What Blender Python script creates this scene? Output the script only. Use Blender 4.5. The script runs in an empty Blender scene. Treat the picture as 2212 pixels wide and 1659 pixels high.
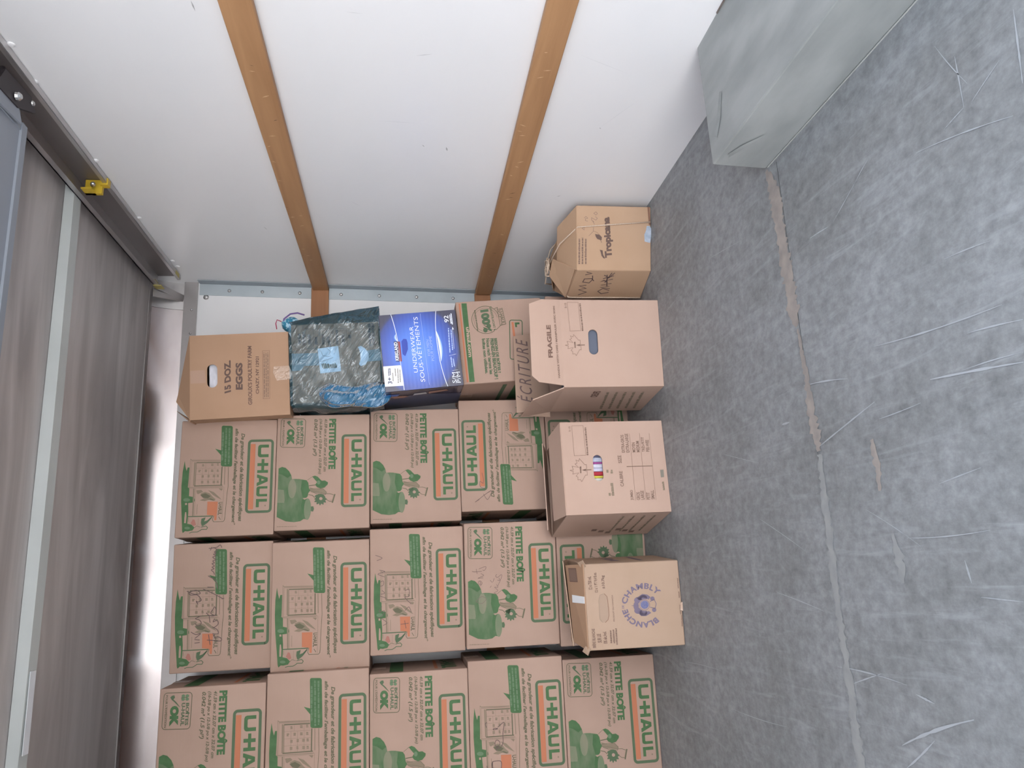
import bpy, bmesh, math, random
from mathutils import Vector, Matrix
S = bpy.context.scene
COL = S.collection
PI = math.pi

# ---------------------------------------------------------------- camera, world, exposure
CY, CP, CR, CH, CF = 0.24160, 0.14423, -0.01106, 0.8476, 1637.47


def cam_axes():
    cy, sy, cp, sp, cr, sr = math.cos(CY), math.sin(CY), math.cos(CP), math.sin(CP), math.cos(CR), math.sin(CR)
    f = Vector((sy * cp, cy * cp, -sp))
    r = Vector((cy, -sy, 0))
    u = r.cross(f)
    return r * cr + u * sr, -r * sr + u * cr, f


_r, _u, _f = cam_axes()
cam = bpy.data.cameras.new('camera')
cam.sensor_fit = 'HORIZONTAL'
cam.sensor_width = 36
cam.lens = 36 * CF / 2212
cam.clip_start = 0.02
camo = bpy.data.objects.new('camera', cam)
COL.objects.link(camo)
_X, _Y, _Z = -_u, _r, -_f            # the phone was held sideways: world up points to the left of the frame
camo.matrix_world = Matrix(((_X.x, _Y.x, _Z.x, 0), (_X.y, _Y.y, _Z.y, 0), (_X.z, _Y.z, _Z.z, CH), (0, 0, 0, 1)))
S.camera = camo

w = bpy.data.worlds.new('sky')
S.world = w
w.use_nodes = True
nt = w.node_tree
bg = nt.nodes['Background']
tc = nt.nodes.new('ShaderNodeTexCoord')
sp = nt.nodes.new('ShaderNodeSeparateXYZ')
rp = nt.nodes.new('ShaderNodeValToRGB')
nt.links.new(tc.outputs['Generated'], sp.inputs[0])
nt.links.new(sp.outputs['Z'], rp.inputs[0])
rp.color_ramp.elements[0].position = 0.0
rp.color_ramp.elements[0].color = (1.0, 0.97, 0.955, 1)
rp.color_ramp.elements[1].position = 0.55
rp.color_ramp.elements[1].color = (0.19, 0.235, 0.29, 1)
nt.links.new(rp.outputs[0], bg.inputs[0])
bg.inputs[1].default_value = 5.2
sl = bpy.data.lights.new('sun', 'SUN')            # low over the truck's cab: lights the ground behind the truck, never reaches inside
sl.energy = 6.0
sl.angle = 0.02
sl.color = (1.0, 0.95, 0.88)
so = bpy.data.objects.new('sun', sl)
COL.objects.link(so)
so.rotation_euler = (math.radians(-38), math.radians(8), 0)
S.view_settings.view_transform = 'Standard'
S.view_settings.look = 'None'
S.view_settings.gamma = 1
S.view_settings.use_curve_mapping = False
S.view_settings.exposure = 1.12


# ---------------------------------------------------------------- materials
def srgb(r, g, b):
    return tuple(((c / 255) / 12.92 if c / 255 <= 0.04045 else ((c / 255 + 0.055) / 1.055) ** 2.4) for c in (r, g, b))


def mat(name, col, rough=0.6, metal=0.0, col2=None, scale=(8, 8, 8), fac=(0.35, 0.65), bump=0.0, bscale=None, detail=4, spec=0.5, dist=0.0):
    m = bpy.data.materials.new(name)
    m.use_nodes = True
    n = m.node_tree
    b = n.nodes['Principled BSDF']
    b.inputs['Base Color'].default_value = (*col, 1)
    b.inputs['Roughness'].default_value = rough
    b.inputs['Metallic'].default_value = metal
    b.inputs['Specular IOR Level'].default_value = spec
    if col2 is not None or bump:
        t = n.nodes.new('ShaderNodeTexCoord')
        mp = n.nodes.new('ShaderNodeMapping')
        mp.inputs['Scale'].default_value = scale
        n.links.new(t.outputs['Object'], mp.inputs[0])
    if col2 is not None:
        no = n.nodes.new('ShaderNodeTexNoise')
        no.inputs['Scale'].default_value = 1
        no.inputs['Detail'].default_value = detail
        no.inputs['Distortion'].default_value = dist
        n.links.new(mp.outputs[0], no.inputs['Vector'])
        r = n.nodes.new('ShaderNodeValToRGB')
        r.color_ramp.elements[0].position = fac[0]
        r.color_ramp.elements[1].position = fac[1]
        r.color_ramp.elements[0].color = (*col, 1)
        r.color_ramp.elements[1].color = (*col2, 1)
        n.links.new(no.outputs[0], r.inputs[0])
        n.links.new(r.outputs[0], b.inputs['Base Color'])
    if bump:
        m2 = n.nodes.new('ShaderNodeMapping')
        m2.inputs['Scale'].default_value = bscale or scale
        n.links.new(t.outputs['Object'], m2.inputs[0])
        n2 = n.nodes.new('ShaderNodeTexNoise')
        n2.inputs['Scale'].default_value = 1
        n2.inputs['Detail'].default_value = 3
        n.links.new(m2.outputs[0], n2.inputs['Vector'])
        bp = n.nodes.new('ShaderNodeBump')
        bp.inputs['Strength'].default_value = bump
        bp.inputs['Distance'].default_value = 0.01
        n.links.new(n2.outputs[0], bp.inputs['Height'])
        n.links.new(bp.outputs[0], b.inputs['Normal'])
    return m


CARD = mat('cardboard_pinkish', (0.38, 0.2622, 0.209), 0.8, col2=(0.418, 0.2926, 0.2356), scale=(5, 5, 5), bump=0.035, bscale=(14, 14, 160), spec=0.2)
CARD2 = mat('cardboard_light', (0.464, 0.324, 0.26), 0.8, col2=(0.496, 0.352, 0.284), scale=(5, 5, 5), bump=0.035, bscale=(14, 14, 160), spec=0.2)
CARD3 = mat('cardboard_tan', (0.4, 0.248, 0.16), 0.75, col2=(0.432, 0.272, 0.18), scale=(5, 5, 5), bump=0.035, bscale=(14, 14, 160), spec=0.25)
CARD4 = mat('cardboard_beige', (0.405, 0.285, 0.205), 0.75, col2=(0.435, 0.31, 0.23), scale=(5, 5, 5), bump=0.04, bscale=(14, 14, 160), spec=0.25)
CARD5 = mat('cardboard_juice', (0.4428, 0.2911, 0.1886), 0.75, col2=(0.4756, 0.3198, 0.2132), scale=(5, 5, 5), bump=0.04, bscale=(14, 14, 160), spec=0.25)
CARDIN = mat('cardboard_inside_shaded', (0.34, 0.2338, 0.1785), 0.85, col2=(0.374, 0.2635, 0.204), scale=(6, 6, 6), spec=0.2)  # inner flap board, darkened so the colour carries the shade on the flaps
EDGE = mat('cardboard_edge', (0.23, 0.12, 0.08), 0.9)
GREEN = mat('green_ink', (0.046, 0.116, 0.040), 0.7, col2=(0.060, 0.138, 0.052), scale=(40, 40, 40))
OLIVE = mat('green_ink_thin', (0.078, 0.125, 0.066), 0.75)
INK = mat('olive_ink', (0.125, 0.118, 0.072), 0.8)
FAINT = mat('faint_ink', (0.235, 0.185, 0.13), 0.8)
LTGREEN = mat('pale_green_ink', (0.12, 0.19, 0.105), 0.75)
POTS = mat('green_halftone_ink', (0.066, 0.133, 0.056), 0.75, col2=(0.17, 0.20, 0.125), scale=(9, 9, 22), fac=(0.42, 0.72), detail=6)
POTL = mat('pale_halftone_ink', (0.145, 0.19, 0.11), 0.75, col2=(0.23, 0.215, 0.15), scale=(9, 9, 22), fac=(0.35, 0.7), detail=6)
ORANGE = mat('orange_ink', (0.46, 0.165, 0.085), 0.75)
PINKR = mat('rust_ink', (0.368, 0.16, 0.128), 0.8)
BROWN = mat('brown_ink', (0.172, 0.1, 0.076), 0.75)
BROWN2 = mat('pale_brown_ink', (0.205, 0.13, 0.10), 0.8)
DARKI = mat('dark_brown_ink', (0.125, 0.075, 0.06), 0.7)
GREYI = mat('grey_ink', (0.22, 0.20, 0.165), 0.75)
MARK = mat('marker_pen', (0.13, 0.085, 0.08), 0.7)
MARK2 = mat('ballpoint_pen', (0.17, 0.11, 0.10), 0.7)
VIOLET = mat('violet_ink', (0.165, 0.13, 0.19), 0.7)
VIOLB = mat('violet_blue_ink', (0.12, 0.13, 0.27), 0.7, col2=(0.18, 0.17, 0.28), scale=(200, 200, 200))
TAPE = mat('brown_tape', (0.42, 0.265, 0.19), 0.35)
TAPEC = mat('clear_tape', (0.50, 0.35, 0.26), 0.12, bump=0.8, bscale=(90, 90, 60))
TAPEG = mat('grey_tape', (0.33, 0.39, 0.48), 0.35, col2=(0.45, 0.50, 0.58), scale=(60, 60, 60), bump=0.3)
WHITE = mat('white_paper', (0.80, 0.82, 0.86), 0.5)
TWINE = mat('twine', (0.62, 0.50, 0.40), 0.8, col2=(0.48, 0.36, 0.27), scale=(300, 300, 300))
WOOD = mat('slat_wood', (0.47, 0.26, 0.125), 0.6, col2=(0.36, 0.185, 0.085), scale=(26, 1.6, 30), fac=(0.35, 0.75), detail=7, dist=0.6, bump=0.12, bscale=(60, 4, 60))
WOODF = mat('slat_wood_front', (0.40, 0.19, 0.09), 0.6, col2=(0.31, 0.14, 0.065), scale=(2, 26, 30), fac=(0.35, 0.75), detail=7, bump=0.12, bscale=(4, 60, 60))
PALEW = mat('bare_wood_nick', (0.66, 0.44, 0.26), 0.7)
KNOT = mat('dark_knot', (0.20, 0.11, 0.06), 0.7)
WALLW = mat('white_wall_panel', (0.86, 0.86, 0.875), 0.32, col2=(0.83, 0.835, 0.855), scale=(3, 1.2, 3), bump=0.05, bscale=(12, 3, 12), spec=0.4)
SCUFF = mat('wall_scuff', (0.42, 0.42, 0.43), 0.6)
SCUFF2 = mat('pale_scuff', (0.68, 0.69, 0.71), 0.5)
GALV = mat('galvanised_steel', (0.31, 0.33, 0.325), 0.5, metal=0.2, col2=(0.42, 0.44, 0.435), scale=(14, 5, 14), detail=8, bump=0.04)
TRIMM = mat('steel_trim', (0.50, 0.56, 0.60), 0.45, metal=0.3, col2=(0.44, 0.50, 0.54), scale=(9, 9, 9))
TRIMD = mat('steel_trim_recess', (0.36, 0.40, 0.44), 0.5, metal=0.3)
ALU = mat('aluminium', (0.60, 0.58, 0.58), 0.34, metal=0.85, col2=(0.50, 0.48, 0.48), scale=(5, 2, 5), detail=5)
ALUD = mat('shaded_aluminium', (0.33, 0.30, 0.30), 0.45, metal=0.7, col2=(0.27, 0.245, 0.245), scale=(5, 2, 5), detail=5)  # track web: same aluminium as its flanges, groove shade painted into the colour
BOLT = mat('bolt_steel', (0.6, 0.6, 0.6), 0.25, metal=0.9)
COVE = mat('cove_aluminium', (0.66, 0.60, 0.60), 0.20, metal=0.9, col2=(0.52, 0.46, 0.46), scale=(4, 9, 9), detail=4)
CEIL = mat('ceiling_aluminium', (0.62, 0.58, 0.57), 0.5, metal=0.3, col2=(0.40, 0.37, 0.365), scale=(1.4, 9, 4), fac=(0.35, 0.68), detail=7, dist=0.8)
BOWW = mat('painted_bow', (0.60, 0.63, 0.62), 0.5, col2=(0.55, 0.58, 0.57), scale=(4, 4, 4))
DOORG = mat('door_panel_grey', (0.29, 0.315, 0.36), 0.45, col2=(0.26, 0.285, 0.33), scale=(3, 3, 3))
DARKM = mat('dark_steel', (0.06, 0.05, 0.055), 0.5, metal=0.6)
YELL = mat('yellow_paint', (0.62, 0.42, 0.03), 0.45)
YELLF = mat('faded_yellow', (0.50, 0.42, 0.16), 0.7)
TAR = mat('concrete_yard', (0.40, 0.39, 0.37), 0.9, col2=(0.48, 0.47, 0.45), scale=(3, 3, 3))


# ---------------------------------------------------------------- object helpers
def link(name, me, mats, parent=None):
    o = bpy.data.objects.new(name, me)
    COL.objects.link(o)
    if isinstance(mats, (list, tuple)):
        for m in mats:
            me.materials.append(m)
    else:
        me.materials.append(mats)
    if parent:
        o.parent = parent
    return o


def thing(name, label, cat, loc=(0, 0, 0), rz=0.0, group=None, rx=0.0, ry=0.0):
    o = bpy.data.objects.new(name, None)
    COL.objects.link(o)
    o.empty_display_size = 0.05
    o.location = loc
    o.rotation_euler = (rx, ry, rz)
    o['label'] = label
    o['category'] = cat
    if group:
        o['group'] = group
    return o


def tag(o, label, cat, group=None):
    o['label'] = label
    o['category'] = cat
    if group:
        o['group'] = group
    return o


def struct(o):
    o['kind'] = 'structure'
    return o


class MB:
    """collects vertices and faces with material slots into one mesh"""

    def __init__(self):
        self.v, self.f, self.m, self.mats = [], [], [], []

    def mi(self, m):
        if m not in self.mats:
            self.mats.append(m)
        return self.mats.index(m)

    def add(self, vs, fs, m):
        k = len(self.v)
        i = self.mi(m)
        self.v += [tuple(p) for p in vs]
        self.f += [tuple(k + a for a in f) for f in fs]
        self.m += [i] * len(fs)

    def box(self, x0, x1, y0, y1, z0, z1, m):
        vs = [(x0, y0, z0), (x1, y0, z0), (x1, y1, z0), (x0, y1, z0), (x0, y0, z1), (x1, y0, z1), (x1, y1, z1), (x0, y1, z1)]
        self.add(vs, [(0, 3, 2, 1), (4, 5, 6, 7), (0, 1, 5, 4), (1, 2, 6, 5), (2, 3, 7, 6), (3, 0, 4, 7)], m)

    def prism(self, loop, off, m):
        """loop of 3-D points extruded by vector off"""
        n = len(loop)
        a = [Vector(p) for p in loop]
        vs = a + [p + Vector(off) for p in a]
        fs = [tuple(range(n))[::-1], tuple(range(n, 2 * n))] + [(i, (i + 1) % n, n + (i + 1) % n, n + i) for i in range(n)]
        self.add(vs, fs, m)

    def slab(self, quad, th, m):
        """thin sheet: quad (or polygon) thickened along its own normal"""
        q = [Vector(p) for p in quad]
        nrm = (q[1] - q[0]).cross(q[2] - q[0]).normalized()
        self.prism(q, nrm * th, m)

    def tube(self, pts, r, m, n=7):
        P = [Vector(p) for p in pts]
        vs, fs = [], []
        up = None
        for i, p in enumerate(P):
            t = (P[min(i + 1, len(P) - 1)] - P[max(i - 1, 0)]).normalized()
            if up is None:
                up = t.orthogonal().normalized()
            up = (up - t * up.dot(t))
            up = up.normalized() if up.length > 1e-6 else t.orthogonal().normalized()
            s = t.cross(up)
            for k in range(n):
                a = 2 * PI * k / n
                vs.append(p + (up * math.cos(a) + s * math.sin(a)) * r)
        for i in range(len(P) - 1):
            for k in range(n):
                fs.append((i * n + k, i * n + (k + 1) % n, (i + 1) * n + (k + 1) % n, (i + 1) * n + k))
        fs.append(tuple(range(n))[::-1])
        fs.append(tuple(range((len(P) - 1) * n, len(P) * n)))
        self.add(vs, fs, m)

    def dome(self, c, nrm, r, h, m, n=10):
        c, nz = Vector(c), Vector(nrm).normalized()
        a = nz.orthogonal().normalized()
        b = nz.cross(a)
        vs, fs = [], []
        for j, (rr, hh) in enumerate(((1, 0), (0.9, 0.5), (0.55, 0.9))):
            for k in range(n):
                t = 2 * PI * k / n
                vs.append(c + (a * math.cos(t) + b * math.sin(t)) * r * rr + nz * h * hh)
        vs.append(c + nz * h)
        for j in range(2):
            for k in range(n):
                fs.append((j * n + k, j * n + (k + 1) % n, (j + 1) * n + (k + 1) % n, (j + 1) * n + k))
        for k in range(n):
            fs.append((2 * n + k, 2 * n + (k + 1) % n, 3 * n))
        self.add(vs, fs, m)

    def build(self, name, parent=None, bevel=0.0, smooth=False):
        me = bpy.data.meshes.new(name)
        me.from_pydata(self.v, [], self.f)
        for m in self.mats:
            me.materials.append(m)
        for p, i in zip(me.polygons, self.m):
            p.material_index = i
            p.use_smooth = smooth
        me.update()
        o = bpy.data.objects.new(name, me)
        COL.objects.link(o)
        if parent:
            o.parent = parent
        if bevel:
            b = o.modifiers.new('bevel', 'BEVEL')
            b.width = bevel
            b.segments = 2
            b.limit_method = 'ANGLE'
        return o


# ---------------------------------------------------------------- lettering
_tc = {}


def glyphs(s, bold=0.0, shear=0.0, space=1.0):
    k = (s, bold, shear, space)
    if k in _tc:
        return _tc[k]
    cu = bpy.data.curves.new('t', 'FONT')
    cu.body = s
    cu.size = 1
    cu.offset = bold
    cu.shear = shear
    cu.space_character = space
    cu.resolution_u = 3
    o = bpy.data.objects.new('t', cu)
    COL.objects.link(o)
    bpy.context.view_layer.update()
    me = bpy.data.meshes.new_from_object(o.evaluated_get(bpy.context.evaluated_depsgraph_get()))
    vs = [(v.co.x, v.co.y) for v in me.vertices]
    fs = [tuple(p.vertices) for p in me.polygons]
    bpy.data.objects.remove(o)
    bpy.data.curves.remove(cu)
    bpy.data.meshes.remove(me)
    x0 = min(v[0] for v in vs)
    x1 = max(v[0] for v in vs)
    y0 = min(v[1] for v in vs)
    y1 = max(v[1] for v in vs)
    vs = [((x - x0) / (x1 - x0), (y - y0) / (y1 - y0)) for x, y in vs]
    _tc[k] = (vs, fs)
    return _tc[k]


def homog(src, dst):
    """3x3 homography from four source to four target points"""
    A = []
    for (x, y), (u, v) in zip(src, dst):
        A.append([x, y, 1, 0, 0, 0, -u * x, -u * y, u])
        A.append([0, 0, 0, x, y, 1, -v * x, -v * y, v])
    n = 8
    for i in range(n):
        p = max(range(i, n), key=lambda r: abs(A[r][i]))
        A[i], A[p] = A[p], A[i]
        d = A[i][i]
        A[i] = [a / d for a in A[i]]
        for r in range(n):
            if r != i:
                k = A[r][i]
                A[r] = [a - k * b for a, b in zip(A[r], A[i])]
    h = [A[i][8] for i in range(8)] + [1]
    return h


class Art:
    """print on a flat face. Measurements are read off crops of the picture and turned into metres on the face
    (x from the face's left edge, z from its bottom edge)."""

    def __init__(self, corners, W, H, O=(0, 0, 0), X=(1, 0, 0), Z=(0, 0, 1), flip=False, lift=0.0008):
        # corners: left-bottom, right-bottom, right-top, left-top
        self.h = homog(corners, [(0, 0), (W, 0), (W, H), (0, H)]) if corners else None
        self.W, self.H, self.flip = W, H, flip
        self.O, self.X, self.Z = Vector(O), Vector(X).normalized(), Vector(Z).normalized()
        self.N = self.X.cross(self.Z).normalized()
        self.lift = lift
        self.mb = MB()
        self.crop(0, 0, 1)

    def crop(self, ox, oy, s):
        self.c = (ox, oy, s)

    def P(self, p):
        if self.h is None:
            return p
        x, y = self.c[0] + p[0] * self.c[2], self.c[1] + p[1] * self.c[2]
        h = self.h
        d = h[6] * x + h[7] * y + 1
        return ((h[0] * x + h[1] * y + h[2]) / d, (h[3] * x + h[4] * y + h[5]) / d)

    def to3(self, q, l):
        x, z = q
        if self.flip:
            x, z = self.W - x, self.H - z
        return self.O + self.X * x + self.Z * z + self.N * (self.lift + 0.0003 * l)

    def raw(self, pts, m, l=0):
        self.mb.add([self.to3(p, l) for p in pts], [tuple(range(len(pts)))], m)

    def poly(self, pts, m, l=0):
        self.raw([self.P(p) for p in pts], m, l)

    def ell(self, c, rx, ry, m, l=0, n=24):
        self.poly([(c[0] + rx * math.cos(2 * PI * k / n), c[1] + ry * math.sin(2 * PI * k / n)) for k in range(n)], m, l)

    def line(self, pts, wmm, m, l=1, closed=False):
        Q = [Vector(self.P(p)) for p in pts]
        if closed:
            Q = Q + [Q[0], Q[1]]
        hw = wmm / 2000
        L, R = [], []
        for i, q in enumerate(Q):
            a = Q[max(i - 1, 0)]
            b = Q[min(i + 1, len(Q) - 1)]
            t1 = (q - a).normalized() if (q - a).length > 1e-9 else (b - q).normalized()
            t2 = (b - q).normalized() if (b - q).length > 1e-9 else t1
            t = (t1 + t2)
            t = t.normalized() if t.length > 1e-6 else t1
            n = Vector((-t.y, t.x))
            k = max(0.5, abs(n.dot(Vector((-t1.y, t1.x)))))
            L.append(q + n * hw / k)
            R.append(q - n * hw / k)
        vs = [self.to3(p, l) for p in L + R]
        n = len(L)
        rng = range(1, n - 1) if closed else range(n - 1)
        self.mb.add(vs, [(i, i + 1, n + i + 1, n + i) for i in rng], m)
        if closed:
            self.mb.add([self.to3(p, l) for p in (L[-2], L[-1], R[-1], R[-2])], [(0, 1, 2, 3)], m)

    def text(self, s, p0, p1, p2, m, bold=0.0, shear=0.0, l=1, space=1.0):
        """p0 baseline start, p1 baseline end, p2 top above the start"""
        vs, fs = glyphs(s, bold, shear, space)
        a, b, c = Vector(self.P(p0)), Vector(self.P(p1)), Vector(self.P(p2))
        self.mb.add([self.to3(a + (b - a) * x + (c - a) * y, l) for x, y in vs], fs, m)

    def words(self, p0, p1, p2, m, seed=1, l=1, cover=0.84, wl=(0.05, 0.14)):
        """a line of print too small to read: word-long dashes"""
        rnd = random.Random(seed)
        a, b, c = Vector(self.P(p0)), Vector(self.P(p1)), Vector(self.P(p2))
        x = 0.0
        while x < 1:
            wd = min(rnd.uniform(*wl), 1 - x)
            h = rnd.uniform(0.7, 1)
            q = [a + (b - a) * x, a + (b - a) * (x + wd * cover), a + (b - a) * (x + wd * cover) + (c - a) * h, a + (b - a) * x + (c - a) * h]
            self.raw([tuple(v) for v in q], m, l)
            x += wd

    def rrect(self, x0, y0, x1, y1, r, wmm, m, l=1, fill=None, n=6):
        pts = []
        for cx, cy, a0 in ((x1 - r, y1 - r, 0), (x0 + r, y1 - r, 90), (x0 + r, y0 + r, 180), (x1 - r, y0 + r, 270)):
            for k in range(n + 1):
                a = math.radians(a0 + 90 * k / n)
                pts.append((cx + r * math.cos(a), cy + r * math.sin(a)))
        if fill:
            self.poly(pts, fill, l - 1)
        if wmm:
            self.line(pts, wmm, m, l, closed=True)

    def arc(self, s, c, R, a0, a1, hh, m, bold=0.0, inward=False, l=1):
        """lettering along an arc (angles in degrees in crop space)"""
        vs, fs = glyphs(s, bold, 0, 1.14)
        pts = []
        for x, y in vs:
            a = math.radians(a0 + (a1 - a0) * x)
            rr = R + (-hh * y if inward else hh * y)
            pts.append(self.to3(self.P((c[0] + rr * math.cos(a), c[1] + rr * math.sin(a))), l))
        self.mb.add(pts, fs, m)

    def done(self, name, parent):
        if not self.mb.v:
            return None
        o = self.mb.build(name, parent)
        self.mb = MB()
        return o


# ================================================================ THE TRUCK BODY
XR, XL, ZC = 1.20, -0.755, 1.83
YD = -0.12                                  # door sill


def yf(z):                                  # front bulkhead leans a little
    return 3.21 - 0.08 * z


# floor
mf = bpy.data.materials.new('worn_grey_floor')
mf.use_nodes = True
n = mf.node_tree
b = n.nodes['Principled BSDF']
b.inputs['Roughness'].default_value = 0.55
b.inputs['Specular IOR Level'].default_value = 0.35
t = n.nodes.new('ShaderNodeTexCoord')


def noise(sc, det, rough=0.6, rot=0.0, dist=0.0):
    mp = n.nodes.new('ShaderNodeMapping')
    mp.inputs['Scale'].default_value = sc
    mp.inputs['Rotation'].default_value = (0, 0, rot)
    n.links.new(t.outputs['Object'], mp.inputs[0])
    no = n.nodes.new('ShaderNodeTexNoise')
    no.inputs['Scale'].default_value = 1
    no.inputs['Detail'].default_value = det
    no.inputs['Roughness'].default_value = rough
    no.inputs['Distortion'].default_value = dist
    n.links.new(mp.outputs[0], no.inputs['Vector'])
    return no.outputs[0]


def ramp(src, p0, c0, p1, c1):
    r = n.nodes.new('ShaderNodeValToRGB')
    r.color_ramp.elements[0].position = p0
    r.color_ramp.elements[0].color = (*c0, 1)
    r.color_ramp.elements[1].position = p1
    r.color_ramp.elements[1].color = (*c1, 1)
    n.links.new(src, r.inputs[0])
    return r.outputs[0]


def mix(fac, a, c, mode='MIX'):
    m = n.nodes.new('ShaderNodeMix')
    m.data_type = 'RGBA'
    m.blend_type = mode
    if isinstance(fac, (int, float)):
        m.inputs[0].default_value = fac
    else:
        n.links.new(fac, m.inputs[0])
    for s, i in ((a, 6), (c, 7)):
        if isinstance(s, tuple):
            m.inputs[i].default_value = (*s, 1)
        else:
            n.links.new(s, m.inputs[i])
    return m.outputs[2]


base = ramp(noise((3.4, 2.6, 2), 9, 0.72), 0.34, (0.225, 0.229, 0.232), 0.68, (0.34, 0.35, 0.36))
fine = ramp(noise((46, 34, 30), 7, 0.7), 0.34, (0.76, 0.76, 0.76), 0.68, (1.22, 1.22, 1.22))
c1 = mix(1.0, base, fine, 'MULTIPLY')
s1 = ramp(noise((26, 3.2, 1), 6, 0.65, rot=0.45, dist=0.9), 0.56, (0, 0, 0), 0.76, (0.6, 0.6, 0.6))
c2 = mix(s1, c1, (0.44, 0.455, 0.475))
s2 = ramp(noise((30, 2.6, 1), 6, 0.65, rot=-0.35, dist=0.9), 0.57, (0, 0, 0), 0.77, (0.5, 0.5, 0.5))
c3 = mix(s2, c2, (0.43, 0.445, 0.46))
n.links.new(c3, b.inputs['Base Color'])
bp = n.nodes.new('ShaderNodeBump')
bp.inputs['Strength'].default_value = 0.08
bp.inputs['Distance'].default_value = 0.005
n.links.new(noise((50, 50, 50), 6), bp.inputs['Height'])
n.links.new(bp.outputs[0], b.inputs['Normal'])
m_ = MB()
m_.box(XL - 0.05, XR + 0.05, YD, 3.30, -0.06, 0.0, mf)
floor = struct(m_.build('floor'))

DIRT = mat('dried_dirt', (0.40, 0.345, 0.31), 0.9, col2=(0.31, 0.275, 0.255), scale=(30, 30, 1))
DIRTL = mat('pale_dirt', (0.36, 0.362, 0.355), 0.9, col2=(0.31, 0.315, 0.315), scale=(30, 30, 1))
SCR = mat('scratch', (0.44, 0.46, 0.485), 0.6)
GROOVE = mat('seam_gap', (0.09, 0.09, 0.09), 0.8)
rnd = random.Random(4)


def blotch(path, widths, m, z, name, parent, jag=0.35, step=0.006):
    """ragged flat deposit along a path on the floor"""
    P = [Vector((x, y, 0)) for x, y in path]
    L, R = [], []
    for i in range(len(P) - 1):
        k = max(2, int((P[i + 1] - P[i]).length / step))
        d = (P[i + 1] - P[i]).normalized()
        nn = Vector((-d.y, d.x, 0))
        for j in range(k):
            s = j / k
            wd = widths[i] * (1 - s) + widths[i + 1] * s
            p = P[i].lerp(P[i + 1], s)
            L.append(p + nn * wd * (1 + rnd.uniform(-jag, jag)))
            R.append(p - nn * wd * (1 + rnd.uniform(-jag, jag)))
    mb = MB()
    vs = [v + Vector((0, 0, z)) for v in L + R]
    q = len(L)
    mb.add(vs, [(i, i + 1, q + i + 1, q + i) for i in range(q - 1)], m)
    return mb.build(name, parent)


m_ = MB()
m_.box(XL, XR - 0.33, 1.4500, 1.4514, 0.0003, 0.0006, GROOVE)
m_.build('seam', floor)
blotch([(0.875, 1.50), (0.84, 1.485), (0.79, 1.477), (0.70, 1.474), (0.60, 1.468), (0.52, 1.466), (0.475, 1.46)], [0.006, 0.016, 0.024, 0.020, 0.023, 0.024, 0.004], DIRT, 0.0010, 'dirt_streak', floor)
blotch([(0.475, 1.459), (0.36, 1.452), (0.30, 1.455), (0.245, 1.447), (0.20, 1.444)], [0.004, 0.009, 0.014, 0.018, 0.004], DIRT, 0.0010, 'dirt_streak', floor, 0.5)
blotch([(0.2, 1.444), (0.05, 1.45), (-0.1, 1.455), (-0.25, 1.452), (-0.42, 1.455), (-0.6, 1.45)], [0.008, 0.014, 0.010, 0.013, 0.014, 0.012], DIRTL, 0.0010, 'dirt_streak', floor, 0.5)
blotch([(0.20, 1.262), (0.16, 1.258), (0.10, 1.262)], [0.006, 0.010, 0.003], DIRT, 0.0010, 'dirt_streak', floor, 0.5)
blotch([(0.03, 1.245), (-0.01, 1.24), (-0.06, 1.238)], [0.004, 0.012, 0.004], DIRTL, 0.0010, 'dirt_streak', floor, 0.5)


def ray(x, y):
    U = 1659 - y
    return _f + _r * ((U - 829.5) / CF) - _u * ((x - 1106) / CF)


def onfloor(x, y):
    d = ray(x, y)
    k = -CH / d.z
    return (d.x * k, d.y * k)


scr = [((1770, 965), (1890, 868), 3), ((1737, 834), (1832, 818), 2.5), ((2212, 782), (2010, 820), 3.5), ((1890, 748), (2165, 658), 2.5), ((1690, 917), (1706, 912), 4),
       ((1950, 1610), (2105, 1555), 4), ((1960, 1659), (2020, 1600), 3), ((1810, 1440), (1960, 1480), 2), ((1680, 1280), (1780, 1320), 1.6), ((1960, 1162), (2140, 1145), 1.6),
       ((2063, 122), (2083, 232), 2.2), ((2083, 232), (2040, 280), 1.5), ((2190, 20), (2210, 180), 3), ((1750, 515), (1790, 490), 2), ((1800, 480), (1850, 390), 1.4), ((1850, 390), (1875, 345), 1.6),
       ((2160, 130), (2100, 220), 1.5), ((2020, 100), (2090, 180), 1.2), ((1980, 330), (2190, 250), 1.6), ((2040, 560), (2140, 520), 1.6), ((2090, 720), (2212, 690), 2), ((1990, 870), (1900, 905), 1.5),
       ((2080, 800), (2212, 760), 1.5), ((2030, 1045), (2120, 1010), 1.4), ((1835, 1480), (1905, 1455), 1.8), ((1980, 1500), (2020, 1520), 3), ((2085, 1210), (2100, 1260), 3), ((1640, 1120), (1740, 1190), 1.2),
       ((1580, 1530), (1700, 1570), 1.3), ((1480, 1430), (1560, 1450), 1), ((2120, 1290), (2212, 1300), 1.3), ((1870, 1100), (1990, 1180), 1), ((1530, 560), (1600, 520), 1), ((1560, 980), (1640, 1000), 0.9)]
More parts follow.
